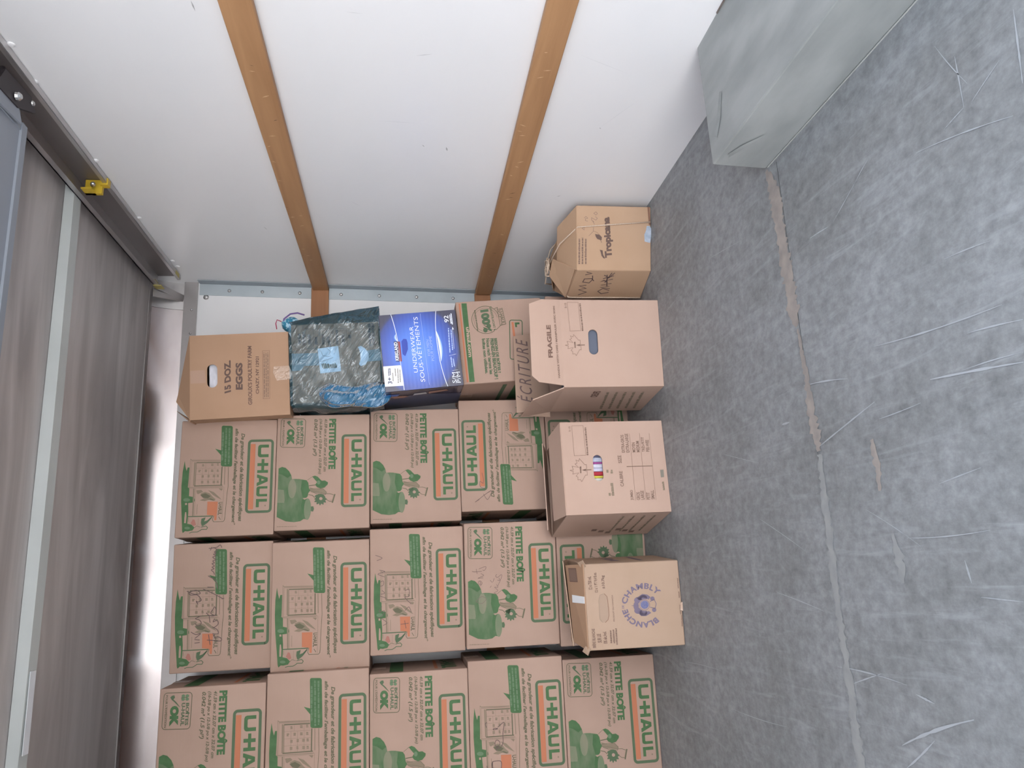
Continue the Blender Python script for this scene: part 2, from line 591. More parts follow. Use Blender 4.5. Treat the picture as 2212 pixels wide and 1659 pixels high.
for (a, c, wd) in scr:
    A, B = Vector(onfloor(*a)), Vector(onfloor(*c))
    d = (B - A)
    mid = (A + B) / 2 + Vector((-d.y, d.x)) * rnd.uniform(-0.04, 0.04)
    mb = MB()
    N = 14
    pts = [A * (1 - s) * (1 - s) + mid * 2 * s * (1 - s) + B * s * s for s in [i / N for i in range(N + 1)]]
    nn = Vector((-d.y, d.x)).normalized()
    hw = wd * 0.0006
    vs = []
    for s, p in enumerate(pts):
        k = hw * math.sin(PI * (0.08 + 0.84 * s / N)) * rnd.uniform(0.6, 1.3)
        vs += [(p.x + nn.x * k, p.y + nn.y * k, 0.0008), (p.x - nn.x * k, p.y - nn.y * k, 0.0008)]
    mb.add(vs, [(2 * i, 2 * i + 1, 2 * i + 3, 2 * i + 2) for i in range(N)], SCR)
    mb.build('scratch', floor)

# right wall
m_ = MB()
m_.box(XR, XR + 0.04, YD, 3.30, 0, 1.90, WALLW)
wr = struct(m_.build('wall_right'))


def onwall(x, y, X=XR):
    d = ray(x, y)
    k = X / d.x
    return (X, d.y * k, CH + d.z * k)


for a, c, wd, mm in (((412, 0), (422, 24), 2.2, SCUFF), ((745, 25), (785, 29), 1.0, SCUFF2), ((898, 120), (935, 116), 0.8, SCUFF), ((812, 260), (905, 266), 0.8, SCUFF2), ((912, 312), (917, 317), 1.6, SCUFF),
                     ((964, 317), (966, 326), 3.0, SCUFF), ((757, 434), (780, 446), 0.9, SCUFF2), ((1202, 424), (1212, 422), 1.6, SCUFF), ((569, 489), (578, 496), 1.0, SCUFF), ((983, 535), (1010, 536), 1, SCUFF2),
                     ((1245, 115), (1360, 160), 0.6, SCUFF2), ((1290, 280), (1380, 215), 0.6, SCUFF2), ((1295, 275), (1298, 278), 1.5, SCUFF), ((822, 222), (822, 262), 0.0, SCUFF2)):
    if wd == 0:
        continue
    A, B = Vector(onwall(*a)), Vector(onwall(*c))
    d = (B - A).normalized()
    nn = Vector((0, -d.z, d.y)) * wd * 0.0008
    mb = MB()
    e = Vector((-0.0008, 0, 0))
    mb.add([A + e, (A + B) / 2 + nn + e, B + e, (A + B) / 2 - nn + e], [(0, 1, 2, 3)], mm)
    mb.build('scuff', wr)

# left wall, front bulkhead
m_ = MB()
m_.box(XL - 0.04, XL, YD, 3.30, 0, 1.90, WALLW)
struct(m_.build('wall_left'))
m_ = MB()
m_.prism([(XL, yf(0), 0), (XR, yf(0), 0), (XR, yf(1.70), 1.70), (XL, yf(1.70), 1.70)], (0, 0.04, 0), WALLW)
wf = struct(m_.build('wall_front'))

# steel corner angle between right wall and bulkhead
t = thing('corner_trim', 'long grey steel corner strip with rivets where white side wall meets end wall', 'corner trim', (XR, 3.1, 0.0))
m_ = MB()
for k in range(12):
    z0, z1 = 1.665 * k / 12, 1.665 * (k + 1) / 12
    m_.prism([(-0.0008, yf(z0) - 3.1 - 0.045, z0), (-0.0008, yf(z0) - 3.1 - 0.002, z0), (-0.0008, yf(z1) - 3.1 - 0.002, z1), (-0.0008, yf(z1) - 3.1 - 0.045, z1)], (-0.003, 0, 0), TRIMD)
m_.build('side_flange', t)
m_ = MB()
m_.prism([(-0.052, yf(0) - 3.1, 0), (-0.004, yf(0) - 3.1, 0), (-0.004, yf(1.665) - 3.1, 1.665), (-0.052, yf(1.665) - 3.1, 1.665)], (0, -0.004, 0), TRIMM)
m_.build('front_flange', t)
for z in (1.55, 1.42, 1.27, 1.10, 0.94, 0.78, 0.62, 0.46, 0.30):
    m_ = MB()
    m_.dome((-0.030, yf(z) - 3.104, z), (0, -1, 0), 0.0075, 0.004, BOLT)
    m_.build('rivet', t)

# ceiling with cove towards the bulkhead
m_ = MB()
m_.box(XL, XR, YD, 3.005, ZC, ZC + 0.03, CEIL)
ce = struct(m_.build('ceiling'))
m_ = MB()
m_.box(XL, XR, 2.975, 3.005, ZC - 0.005, ZC - 0.001, ALU)
m_.build('edge_strip', ce)
cove = thing('roof_cove', 'curved bare metal cove joining the ceiling to the white end wall', 'metal panel', (0, 3.0, 1.70))
m_ = MB()
N = 16
prof = []
for k in range(N + 1):
    a = PI / 2 * k / N
    prof.append((2.995 + 0.095 * k / N - 3.0, 1.700 + 0.150 * (1 - (k / N) ** 2.6) + 0.004 - 1.70))
prof.append((yf(1.70) - 3.0 - 0.004, 0.004))
vs = []
for yy, zz in prof:
    vs += [(XL, yy, zz), (XR, yy, zz), (XL, yy + 0.004, zz + 0.004), (XR, yy + 0.004, zz + 0.004)]
q = len(prof)
fs = []
for i in range(q - 1):
    a = 4 * i
    fs += [(a, a + 1, a + 5, a + 4), (a + 2, a + 6, a + 7, a + 3)]
m_.add(vs, fs, COVE)
m_.build('curved_sheet', cove, smooth=True)
m_ = MB()
m_.box(XL, XR, yf(1.69) - 3.0 - 0.010, yf(1.69) - 3.0 - 0.003, -0.030, 0.022, ALU)
m_.build('flange', cove)
for x in (1.08, 0.98, 0.88, 0.7, 0.5, 0.3, 0.1, -0.1, -0.3, -0.5, -0.7):
    m_ = MB()
    m_.dome((x, yf(1.69) - 3.0 - 0.010, -0.010), (0, -1, 0), 0.005, 0.003, BOLT)
    m_.build('rivet', cove)
m_ = MB()
pr = [Vector((XR - 0.115, a, c)) for a, c in prof]
for i in range(len(pr) - 1):
    m_.add([pr[i] + Vector((0, -0.002, -0.002)), pr[i + 1] + Vector((0, -0.002, -0.002)), pr[i + 1] + Vector((0.115, -0.002, -0.002)), pr[i] + Vector((0.115, -0.002, -0.002))], [(0, 1, 2, 3)], ALU)
m_.build('overlap_sheet', cove)
# gusset fin in the upper corner
m_ = MB()
m_.slab([(XR - 0.05, 0.01, 0.115), (XR - 0.075, 0.085, 0.03), (XR - 0.055, 0.09, 0.02), (XR - 0.02, 0.01, 0.115)], 0.003, ALU)
m_.slab([(XR - 0.09, -0.01, 0.12), (XR - 0.078, 0.085, 0.03), (XR - 0.068, 0.088, 0.025), (XR - 0.06, -0.01, 0.12)], 0.003, ALU)
m_.build('gusset', cove)
m_ = MB()
m_.dome((XR - 0.060, yf(1.60) - 0.001, 1.64), (0, -1, 0), 0.012, 0.007, BOLT, 14)
m_.build('rivet', wf)

# door track along right wall, and its twin on the left
def track(xw, s, label):
    t = thing('door_track', label, 'rail', (xw, 1.45, 1.72))
    y0, y1 = YD - 1.45, 2.985 - 1.45
    m_ = MB()
    m_.box(min(-s * 0.002, -s * 0.006), max(-s * 0.002, -s * 0.006), y0, y1, 0.000, 0.085, ALUD)
    m_.build('web', t)
    m_ = MB()
    a, c = sorted((-s * 0.002, -s * 0.022))
    m_.box(a, c, y0, y1, -0.003, 0.000, ALU)
    a, c = sorted((-s * 0.020, -s * 0.023))
    m_.box(a, c, y0, y1, -0.003, 0.008, ALU)
    m_.build('lower_lip', t)
    m_ = MB()
    a, c = sorted((-s * 0.002, -s * 0.058))
    m_.box(a, c, y0, y1, 0.082, 0.086, ALU)
    a, c = sorted((-s * 0.0555, -s * 0.058))
    m_.box(a, c, y0, y1, 0.066, 0.086, ALU)
    m_.build('upper_flange', t)
    return t


tr = track(XR, 1, 'bare metal door rail under the ceiling, with yellow stop, along the slatted wall')
track(XL, -1, 'bare metal door rail at the ceiling corner behind the nearest carton stack')
m_ = MB()
Y0 = 2.215 - 1.45
m_.box(-0.052, -0.008, Y0, Y0 + 0.012, 0.012, 0.060, YELL)
m_.box(-0.052, -0.048, Y0 - 0.03, Y0 + 0.012, 0.030, 0.060, YELL)
m_.box(-0.028, -0.006, Y0 - 0.01, Y0 + 0.012, -0.006, 0.016, YELL)
m_.build('stop_bracket', tr)['label'] = 'yellow painted stop'
for yy in (Y0 - 0.012,):
    m_ = MB()
    m_.dome((-0.030, yy, 0.034), (0, -1, -0.4), 0.008, 0.012, BOLT)
    m_.build('bolt', tr)
m_ = MB()
m_.box(-0.060, -0.035, 1.45 + 0.045, 1.45 + 0.086, 0.0795, 0.0815, YELLF)
m_.box(-0.0615, -0.0585, 1.45 + 0.045, 1.45 + 0.086, 0.055, 0.086, YELLF)
m_.build('paint_mark', tr)['label'] = 'faded yellow paint'
m_ = MB()
m_.box(-0.024, -0.008, 1.45 + 0.02, 1.45 + 0.06, -0.0052, -0.0034, YELLF)
m_.build('paint_mark', tr)['label'] = 'faded yellow paint'
for i, (x, y) in enumerate(((70, 175), (203, 346), (297, 470), (370, 563), (381, 575), (20, 95))):
    p = onwall(x, y)
    m_ = MB()
    m_.dome((-0.0002, p[1] - 1.45, p[2] - 1.72 - 0.004), (-1, 0, 0), 0.009, 0.004, WALLW, 12)
    m_.build('rivet', tr)

# roof bow
t = thing('roof_bow', 'pale painted crosswise roof beam under the grey metal ceiling', 'beam', (0.2, 2.22, ZC))
m_ = MB()
N = 16
for i in range(N):
    xs = [XL + 0.02 + (XR - XL - 0.04) * (i + k) / N for k in (0, 1)]
    z = [-0.024 - 0.006 * math.sin(PI * (x - XL) / (XR - XL)) for x in xs]
    m_.add([(xs[0] - 0.2, -0.012, z[0]), (xs[1] - 0.2, -0.012, z[1]), (xs[1] - 0.2, 0.036, z[1]), (xs[0] - 0.2, 0.036, z[0]),
            (xs[0] - 0.2, -0.020, -0.001), (xs[1] - 0.2, -0.020, -0.001), (xs[1] - 0.2, 0.044, -0.001), (xs[0] - 0.2, 0.044, -0.001)],
           [(0, 1, 2, 3), (0, 4, 5, 1), (3, 2, 6, 7)], BOWW)
m_.build('beam', t)
m_ = MB()
m_.box(-0.60, -0.40, -0.004, 0.026, -0.0322, -0.0300, WHITE)
m_.build('sticker', t)['label'] = 'white sticker'

# rolled-up door overhead
d1 = bpy.data.objects.new('door_1', None)
COL.objects.link(d1)
d1.location = (0.2, 0.9, 1.74)
d1['kind'] = 'structure'
m_ = MB()
for k in range(4):
    y1 = 1.765 - 0.9 - k * 0.42
    m_.box(XL + 0.10 - 0.2, XR - 0.115 - 0.2, y1 - 0.415, y1, 0, 0.018, DOORG)
m_.build('panel', d1, bevel=0.003)
m_ = MB()
m_.box(0.865, 0.885, -0.78, 0.865, -0.003, 0.000, DOORG)
m_.box(XL + 0.1 - 0.2, 0.885, 0.845, 0.868, -0.006, 0.02, DOORG)
m_.build('edge_strip', d1)
m_ = MB()
m_.slab([(0.86, 0.72, -0.012), (0.90, 0.70, -0.012), (0.915, 0.80, -0.012), (0.87, 0.83, -0.012)], 0.006, DOORG)
m_.build('roller_bracket', d1)
m_ = MB()
m_.slab([(0.89, 0.70, -0.015), (0.955, 0.74, -0.01), (0.965, 0.86, -0.01), (0.935, 0.885, -0.012), (0.895, 0.80, -0.015)], 0.008, DARKM)
m_.tube([(0.90, 0.78, -0.005), (0.985, 0.78, 0.02)], 0.008, DARKM)
m_.build('hinge', d1)
m_ = MB()
m_.dome((0.915, 0.785, -0.016), (0, 0, -1), 0.011, 0.012, BOLT)
m_.dome((0.950, 0.865, -0.012), (0, 0, -1), 0.007, 0.005, BOLT)
m_.build('bolt', d1)

# wheel housing
wh = struct(MB().build('wheel_well')) if False else None
m_ = MB()
x0, x1, y1, h = 0.880, XR, 1.500, 0.133
vs = [(x0, YD, 0), (x0, y1, 0), (x0 + 0.004, y1 - 0.004, h), (x0 + 0.004, YD, h), (x1, YD, h), (x1, y1 + 0.005, h), (x1, y1 + 0.005, 0), (x1, YD, 0)]
m_.add(vs, [(0, 1, 2, 3), (3, 2, 5, 4), (1, 6, 5, 2), (0, 3, 4, 7), (0, 7, 6, 1)], GALV)
wh = tag(m_.build('wheel_well', bevel=0.008), 'low grey metal wheel housing along the foot of the slatted wall', 'wheel housing')
for _b in wh.modifiers:
    _b.width = 0.004
m_ = MB()
m_.box(x0 - 0.0016, x0 - 0.0002, YD, y1 - 0.01, 0.0, 0.0025, mat('pale_caulk', (0.42, 0.43, 0.42), 0.7))
m_.build('caulk_line', wh)
m_ = MB()
m_.box(XR - 0.004, XR - 0.001, YD, 1.38, h, h + 0.003, mat('dirty_caulk', (0.15, 0.12, 0.105), 0.9, col2=(0.35, 0.33, 0.31), scale=(20, 14, 20)))
m_.build('caulk_line', wh)

STN = mat('oil_stain', (0.27, 0.285, 0.28), 0.6, col2=(0.35, 0.37, 0.365), scale=(40, 20, 40))
for pts in ([(0.8795, 1.440, 0.118), (0.8795, 1.405, 0.104), (0.8795, 1.36, 0.072), (0.8795, 1.375, 0.070), (0.8795, 1.42, 0.095), (0.8795, 1.455, 0.112)],
            [(0.930, 1.455, h + 0.0012), (0.960, 1.425, h + 0.0012), (1.015, 1.405, h + 0.0012), (1.02, 1.415, h + 0.0012), (0.975, 1.442, h + 0.0012), (0.94, 1.468, h + 0.0012)]):
    m_ = MB()
    m_.add(pts, [tuple(range(len(pts)))], STN)
    m_.build('stain', wh)

# wooden slats
def slat(label, z0a, z1a, z0b, z1b):
    t = thing('wooden_slat', label, 'wooden slat', (XR, 1.5, 0.5 * (z0a + z1a)), group='wooden slats on the truck walls')
    zc = 0.5 * (z0a + z1a)
    m_ = MB()
    ya, yb = YD - 1.5, 3.135 - 1.5
    vs = [(-0.001, ya, z0a - zc), (-0.001, yb, z0b - zc), (-0.001, yb, z1b - zc), (-0.001, ya, z1a - zc)]
    m_.prism(vs, (-0.019, 0, 0), WOOD)
    m_.build('board', t, bevel=0.003)
    r2 = random.Random(int(z0a * 1000))
    for k in range(16):
        y = r2.uniform(1.4, 3.0) - 1.5
        z = r2.uniform(z0a + 0.012, z1a - 0.012) - zc
        a, l_, q_ = r2.uniform(-0.6, 0.6), r2.uniform(0.004, 0.012), r2.uniform(0.001, 0.0025)
        m_ = MB()
        d = Vector((0, math.sin(a), math.cos(a)))
        e = Vector((0, math.cos(a), -math.sin(a)))
        c = Vector((-0.0206, y, z))
        m_.add([c + d * l_, c + e * q_, c - d * l_, c - e * q_], [(0, 1, 2, 3)], PALEW if k % 4 else KNOT)
        m_.build('nick', t)
    return t


slat('upper wooden slat running along the white side wall above the blue bag', 1.150, 1.226, 1.150, 1.216)
slat('lower wooden slat running along the white side wall towards the juice carton', 0.466, 0.532, 0.453, 0.524)
for z0, z1, lb in ((1.150, 1.222, 'short wood slat end on the white end wall above the blue bag'), (0.455, 0.525, 'short wood slat end on the white end wall beside the carton with green band')):
    t = thing('wooden_slat', lb, 'wooden slat', (0.2, yf(z0), z0), group='wooden slats on the truck walls')
    m_ = MB()
    m_.box(XL - 0.2 + 0.01, XR - 0.2 - 0.006, -0.020 + (0 if z0 > 1 else -0.002), -0.006, 0, z1 - z0, WOODF)
    m_.build('board', t, bevel=0.003)

# sign on the bulkhead, seen through the gap between two stacks
sg = thing('wall_sign', 'green and dark printed sign on the white end wall, in the gap between stacks', 'sign', (0.17, yf(1.4) - 0.012, 1.28))
m_ = MB()
m_.box(-0.14, 0.14, 0, 0.004, 0.0, 0.27, mat('sign_dark', (0.045, 0.035, 0.035), 0.5))
m_.build('dark_panel', sg)
m_ = MB()
m_.box(-0.14, 0.14, -0.002, 0.002, 0.155, 0.205, mat('sign_green', (0.01, 0.20, 0.11), 0.5))
m_.build('green_band', sg)
m_ = MB()
m_.box(-0.14, 0.14, -0.0015, 0.002, 0.205, 0.27, WHITE)
m_.build('white_panel', sg)

# ground outside the open back
m_ = MB()
m_.box(-15, 15, -25, 8, -0.80, -0.75, TAR)
struct(m_.build('ground'))

# ================================================================ CARTONS
WS = {(0, 0): 0.962, (0, 1): 0.970, (0, 2): 0.985, (0, 3): 0.988, (1, 0): 0.988}
GW, GH, GD = 0.4159, 0.3207, 0.3207


def carton(t, W, D, H, m, tape=True, seam=True):
    """closed carton: body, seam and tape over the closed flaps. Local frame: front face on y=0, left bottom corner at origin"""
    mb = MB()
    mb.box(0, W, 0, D, 0.0005, H - 0.0005, m)
    o = mb.build('body', t, bevel=0.0035)
    if seam:
        mb = MB()
        mb.box(0.003, W - 0.003, D / 2 - 0.001, D / 2 + 0.001, H - 0.001, H, EDGE)
        mb.build('flap_seam', t)
    if tape:
        mb = MB()
        mb.box(0.0, W, D / 2 - 0.024, D / 2 + 0.024, H, H + 0.0003, TAPE)
        mb.box(-0.0004, 0, D / 2 - 0.024, D / 2 + 0.024, H - 0.05, H + 0.0003, TAPE)
        mb.box(W, W + 0.0004, D / 2 - 0.024, D / 2 + 0.024, H - 0.05, H + 0.0003, TAPE)
        mb.build('packing_tape', t)
    return o


LG = dict(U=[(0, 230), (65, 230), (65, 82), (78, 66), (202, 66), (215, 82), (215, 230), (280, 230), (280, 52), (265, 16), (230, 0), (50, 0), (15, 16), (0, 52)])


def logo(art, org, parent, su=0.1643e-3, sv=0.1575e-3):
    """rounded frame, orange bar, six letters. org = face position (x, z) of the letters' lower reading corner;
    reading direction runs to the face's left, letter tops point down, as the cartons stand on their heads"""
    ox, oz = org

    def q(s, t_):
        return (ox - s * su, oz - t_ * sv)

    h = art.h
    art.h = None

    def pl(pts, m, l=1):
        art.raw([q(*p) for p in pts], m, l)

    pl([(-20, -160), (1411, -160), (1411, -55), (-20, -55)], ORANGE, 1)
    pts = []
    s0, s1, t0, t1, r = -93, 1469, -193, 308, 62
    for cx, cy, a0 in ((s1 - r, t1 - r, 0), (s0 + r, t1 - r, 90), (s0 + r, t0 + r, 180), (s1 - r, t0 + r, 270)):
        for k in range(7):
            a = math.radians(a0 + 15 * k)
            pts.append(q(cx + r * math.cos(a), cy + r * math.sin(a)))
    art.line(pts, 8.6, OLIVE, 1, closed=True)
    frame = art.done('logo_frame', parent)
    for nm, L in (('U', [LG['U']]),
                  ('H', [[(320, 85), (410, 85), (410, 0), (475, 0), (475, 85), (565, 85), (565, 0), (627, 0), (627, 230), (565, 230), (565, 145), (475, 145), (475, 230), (410, 230), (410, 145), (320, 145)]]),
                  ('A', [[(661, 0), (661, 18), (735, 230), (816, 230), (911, 18), (911, 0), (842, 0), (824, 45), (745, 45), (728, 0)]]),
                  ('U', [[(921 + a * 0.786, b) for a, b in LG['U']]]),
                  ('L', [[(1196, 0), (1196, 230), (1256, 230), (1256, 62), (1371, 62), (1371, 0)]])):
        for pts in L:
            pl(pts, GREEN, 1)
    pl([(757, 98), (805, 98), (783, 168)], CARD, 3)
    pl([(1341 + 18 * math.cos(a * PI / 4), 195 + 18 * math.sin(a * PI / 4)) for a in range(8)], FAINT, 1)
    art.done('logo_letters', frame)
    art.h = h


def design_truck(t, flip=False):
    a = Art([(382.8, 1163.8), (390.6, 912.1), (390.6, 912.1), (382.8, 1163.8)], GW, GH) if False else None
    # corners: left-bottom, right-bottom, right-top, left-top of the face as seen in the picture
    a = Art([(588.2, 1153.7), (596, 900.5), (390.6, 912.1), (382.8, 1163.8)], GW, GH, flip=flip)
    a.crop(380, 890, 0.09946)
    ox = a.P((1755, 700))
    logo(a, ox, t)
    # speech bubble
    a.rrect(958, 293, 1198, 1203, 40, 0, None, 1, fill=GREEN)
    a.poly([(830, 818), (960, 850), (960, 960)], GREEN, 0)
    for k, (x, y0, y1) in enumerate(((1115, 345, 1150), (1045, 340, 1175), (975, 440, 1080))):
        a.words((x, y0), (x - 8, y1), (x + 38, y0), LTGREEN, k + 3, 2)
    a.done('speech_bubble', t)
    a.text('De grandeur et de fabrication spécifiques', (1362, 455), (1320, 2386), (1468, 450), INK, 0.035, 0.25)
    a.text("afin de faciliter l'emballage et le chargement\u207a".replace('\u207a', '*'), (1238, 350), (1185, 2470), (1335, 345), INK, 0.035, 0.25)
    a.done('slogan', t)
    # truck drawing (second crop lies 120 px lower: +1206.5)
    K = 1206.5

    def c2(p):
        return [(x, y + K) for x, y in p]

    a.poly([(195, 1105), (215, 1230), (240, 1325), (262, 1248), (300, 1245), (290, 1500), (278, 1676), (310, 1696), (308, 1866), (390, 1880), (425, 1920), (430, 1960), (410, 1998), (295, 2014), (305, 2196), (300, 2330), (290, 2450),
            (380, 2470), (440, 2530), (400, 2590), (300, 2610), (250, 2606), (205, 2646), (190, 2606), (178, 2400), (150, 2000), (145, 1650), (160, 1350)], GREEN, 0)
    for p in ([(240, 2210), (262, 2205), (272, 2300), (262, 2440), (225, 2440), (228, 2330)], c2([(232, 810), (270, 805), (275, 845), (235, 850)])):
        a.poly(p, CARD, 1)
    a.ell((262, 740 + K), 70, 38, LTGREEN, 1)
    a.ell((292, 1335 + K), 58, 28, LTGREEN, 1)
    L = lambda p, wd=1.0, m=INK: a.line(p, wd, m, 1)
    L([(318, 1062), (300, 1659), (300, 1680)], 1.2, FAINT)
    L([(345, 1085), (318, 1670)], 0.9, FAINT)
    L([(315, 1062), (345, 1085), (945, 1068)], 1.2)
    L([(345, 1105), (945, 1090)], 0.9)
    L([(440, 1138), (950, 1120)], 3.2)
    L([(412, 1130), (402, 1640)], 4.6, FAINT)
    L([(440, 1145), (430, 1640)], 1.4)
    for y in (1262, 1392, 1515):
        L([(440, y), (962, y - 20)], 0.7, FAINT)
    for x in (640, 835):
        L([(x, 1150), (x - 3, 1255)], 0.7, FAINT)
    for x in (575, 705, 835):
        L([(x, 1258), (x - 8, 1625)], 0.7, FAINT)
    for (x, y) in ((590, 1190), (780, 1175), (900, 1165), (515, 1320), (650, 1310), (780, 1305), (900, 1300), (585, 1435), (710, 1425), (820, 1420), (905, 1415), (575, 1560), (705, 1550), (820, 1550), (905, 1545)):
        a.words((x - 26, y - 26), (x - 28, y + 30), (x + 26, y - 26), FAINT, int(x), 1, 0.8, (0.4, 0.6))
    L([(985, 1210), (972, 1615)], 3.6)
    L([(405, 1645), (1000, 1615)], 3.2)
    L([(1045, 1212), (1040, 1600)], 2.4, FAINT)
    L([(1122, 1212), (1120, 1500), (1122, 1620), (1105, 1760), (1065, 2300)], 1.3)
    L(c2([(1065, 1095), (1055, 1160), (1025, 1190), (830, 1195), (805, 1150), (835, 1065)]), 1.6)
    L([(300, 1680), (1020, 1650)], 1.2)
    L([(305, 1705), (1000, 1672)], 1.0, FAINT)
    L([(1035, 1650), (1005, 2380)], 0.8, FAINT)
    L([(405, 1700), (400, 2290)], 4.4, FAINT)
    L([(440, 1700), (432, 2285)], 1.0, FAINT)
    for p in ([(455, 530), (560, 520), (600, 560), (500, 610), (470, 600)], [(540, 600), (640, 560), (740, 590), (800, 660), (860, 710), (850, 745), (760, 700), (720, 730), (640, 760), (530, 745), (640, 690), (560, 660), (620, 640)],
              [(700, 520), (820, 560), (930, 660), (990, 720), (900, 680), (800, 620)], [(920, 480), (1010, 480), (985, 530)]):
        a.poly(c2(p), FAINT, 0)
    for p in ([(540, 625), (650, 590), (760, 650), (700, 700), (600, 690)], [(690, 715), (760, 700), (850, 735), (820, 745)]):
        a.poly(c2(p), INK, 1)
    a.poly(c2([(695, 770), (912, 765), (888, 1162), (845, 1162), (840, 1065), (690, 1050)]), ORANGE, 1)
    a.text('U-HAUL', (930, 775 + K), (915, 1050 + K), (1015, 772 + K), INK, 0.02)
    L(c2([(935, 1085), (975, 1150)]), 1.6)
    L(c2([(487, 830), (480, 1045)]), 1.4, FAINT)
    L(c2([(300, 1095), (560, 1085), (820, 1072)]), 3.2, OLIVE)
    L(c2([(315, 1120), (310, 1200)]), 1.0)
    a.poly(c2([(580, 1135), (665, 1105), (640, 1190), (700, 1170), (800, 1080), (765, 1150), (690, 1215), (590, 1285), (570, 1220)]), OLIVE, 1)
    L(c2([(600, 1290), (700, 1215), (800, 1095)]), 2.6, OLIVE)
    a.poly(c2([(400, 1150), (440, 1160), (470, 1265), (420, 1290), (360, 1235)]), PINKR, 0)
    L(c2([(575, 1312), (680, 1288), (712, 1320), (690, 1358), (585, 1360), (565, 1380), (500, 1415), (390, 1420), (340, 1440)]), 2.2, OLIVE)
    L(c2([(440, 1330), (480, 1290), (560, 1310)]), 1.2)
    L(c2([(520, 1120), (510, 1290)]), 0.8, FAINT)
    a.done('truck_drawing', t)


def design_pots(t, flip=False):
    a = Art([(1002, 1124.7), (994, 883.5), (801.5, 889), (804.4, 1136.3)], GW, GH, flip=flip)
    a.crop(800, 880, 0.09646)
    logo(a, a.P((1640, 610)), t)
    a.rrect(106, 166, 634, 804, 62, 2.0, INK, 1)
    a.text('BOÎTES', (530, 350), (533, 742), (605, 350), OLIVE, 0.03)
    a.text('U-HAUL', (448, 347), (450, 752), (516, 347), OLIVE, 0.03)
    a.text('OK', (236, 395), (240, 752), (402, 395), GREEN, 0.09)
    a.text("POUR L'EXPÉDITION", (140, 202), (143, 775), (192, 202), INK, 0.02)
    a.poly([(225, 245), (258, 216), (300, 210), (314, 250), (288, 282), (345, 330), (430, 428), (392, 402), (300, 322), (255, 287)], OLIVE, 1)
    for dx, dy in ((-38, -28), (38, -28), (-38, 30), (38, 30)):
        a.ell((508 + dx, 255 + dy), 34, 28, LTGREEN, 1, 12)
    a.line([(432, 262), (470, 255), (548, 252)], 2.4, OLIVE, 1)
    a.done('badge', t)
    a.text('PETITE BOÎTE', (1142, 155), (1165, 1275), (1330, 152), GREEN, 0.055)
    a.text('41.59 cm x 32.07 cm x 32.07 cm', (1040, 158), (1062, 1330), (1105, 155), INK, 0.03, 0.25)
    a.text('(16-3/8 po x 12-5/8 po x 12-5/8 po)', (920, 162), (945, 1388), (995, 160), INK, 0.03, 0.25)
    a.text('0.042 m³ (1.5 pi³)', (800, 168), (812, 988), (895, 166), INK, 0.03, 0.25)
    a.done('size_lettering', t)
    a.crop(800, 985, 0.09494)
    P = a.poly
    P([(95, 190), (170, 155), (250, 175), (330, 250), (380, 340), (400, 425), (480, 418), (560, 420), (720, 445), (760, 500), (780, 620), (812, 672), (770, 730), (760, 800), (730, 835), (655, 858), (690, 872), (750, 850), (800, 920), (840, 1030),
       (840, 1130), (790, 1320), (690, 1310), (620, 1360), (480, 1385), (300, 1370), (100, 1280)], POTS, 0)
    P([(95, 190), (170, 155), (250, 175), (330, 250), (375, 345), (300, 400), (180, 330), (95, 310)], GREEN, 1)
    P([(620, 450), (720, 448), (758, 505), (778, 620), (808, 672), (768, 730), (755, 800), (725, 832), (650, 830), (600, 640)], GREEN, 1)
    a.ell((412, 640), 88, 215, POTL, 1)
    P([(100, 660), (230, 670), (260, 900), (250, 960), (100, 960)], POTL, 1)
    a.ell((766, 1090), 76, 238, POTL, 2)
    P([(640, 870), (695, 880), (690, 1200), (650, 1190), (620, 1020)], GREEN, 1)
    P([(832, 1030), (888, 1022), (906, 1080), (890, 1140), (838, 1132)], OLIVE, 1)
    P([(655, 850), (740, 835), (760, 848), (690, 880)], CARD, 2)
    P([(840, 360), (900, 338), (960, 362), (1012, 415), (1050, 450), (1120, 443), (1190, 485), (1184, 530), (1120, 600), (1030, 622), (955, 595), (912, 545), (950, 480), (925, 455)], GREEN, 1)
    a.ell((985, 490), 38, 46, LTGREEN, 2, 14)
    a.line([(735, 445), (842, 362)], 1.2, INK)
    a.line([(775, 568), (915, 545)], 3.0, INK)
    P([(790, 600), (930, 640), (1085, 625), (1172, 700), (1152, 745), (900, 725), (810, 695)], FAINT, 0)
    a.line([(800, 640), (960, 625), (1085, 625), (1165, 705), (1145, 760), (960, 745), (830, 700)], 1.2, INK)
    a.line([(810, 680), (1000, 700), (1150, 745)], 0.9, INK)
    pts = []
    for k in range(48):
        r = 112 if k % 4 < 2 or k > 26 or k < 2 else 142
        pts.append((1038 + r * math.cos(PI * 2 * k / 48 - 0.3), 855 + r * math.sin(PI * 2 * k / 48 - 0.3)))
    P(pts, OLIVE, 1)
    P([(905, 800), (940, 770), (1040, 745), (1000, 860)], OLIVE, 1)
    a.ell((1048, 850), 36, 34, CARD, 2, 14)
    a.line([(775, 765), (860, 780), (915, 830)], 2.2, INK)
    a.line([(1150, 738), (1240, 735), (1330, 765)], 1.6, INK)
    a.line([(1350, 742), (1300, 940)], 4.2, INK)
    a.line([(1300, 912), (1220, 900), (1150, 850)], 1.6, INK)
    a.line([(1320, 780), (1290, 900)], 1.0, FAINT)
    a.done('cookware_drawing', t)
    a.words((112, 1498), (552, 1478), (112, 1490), INK, 5, 1)
    a.done('fine_print', t)


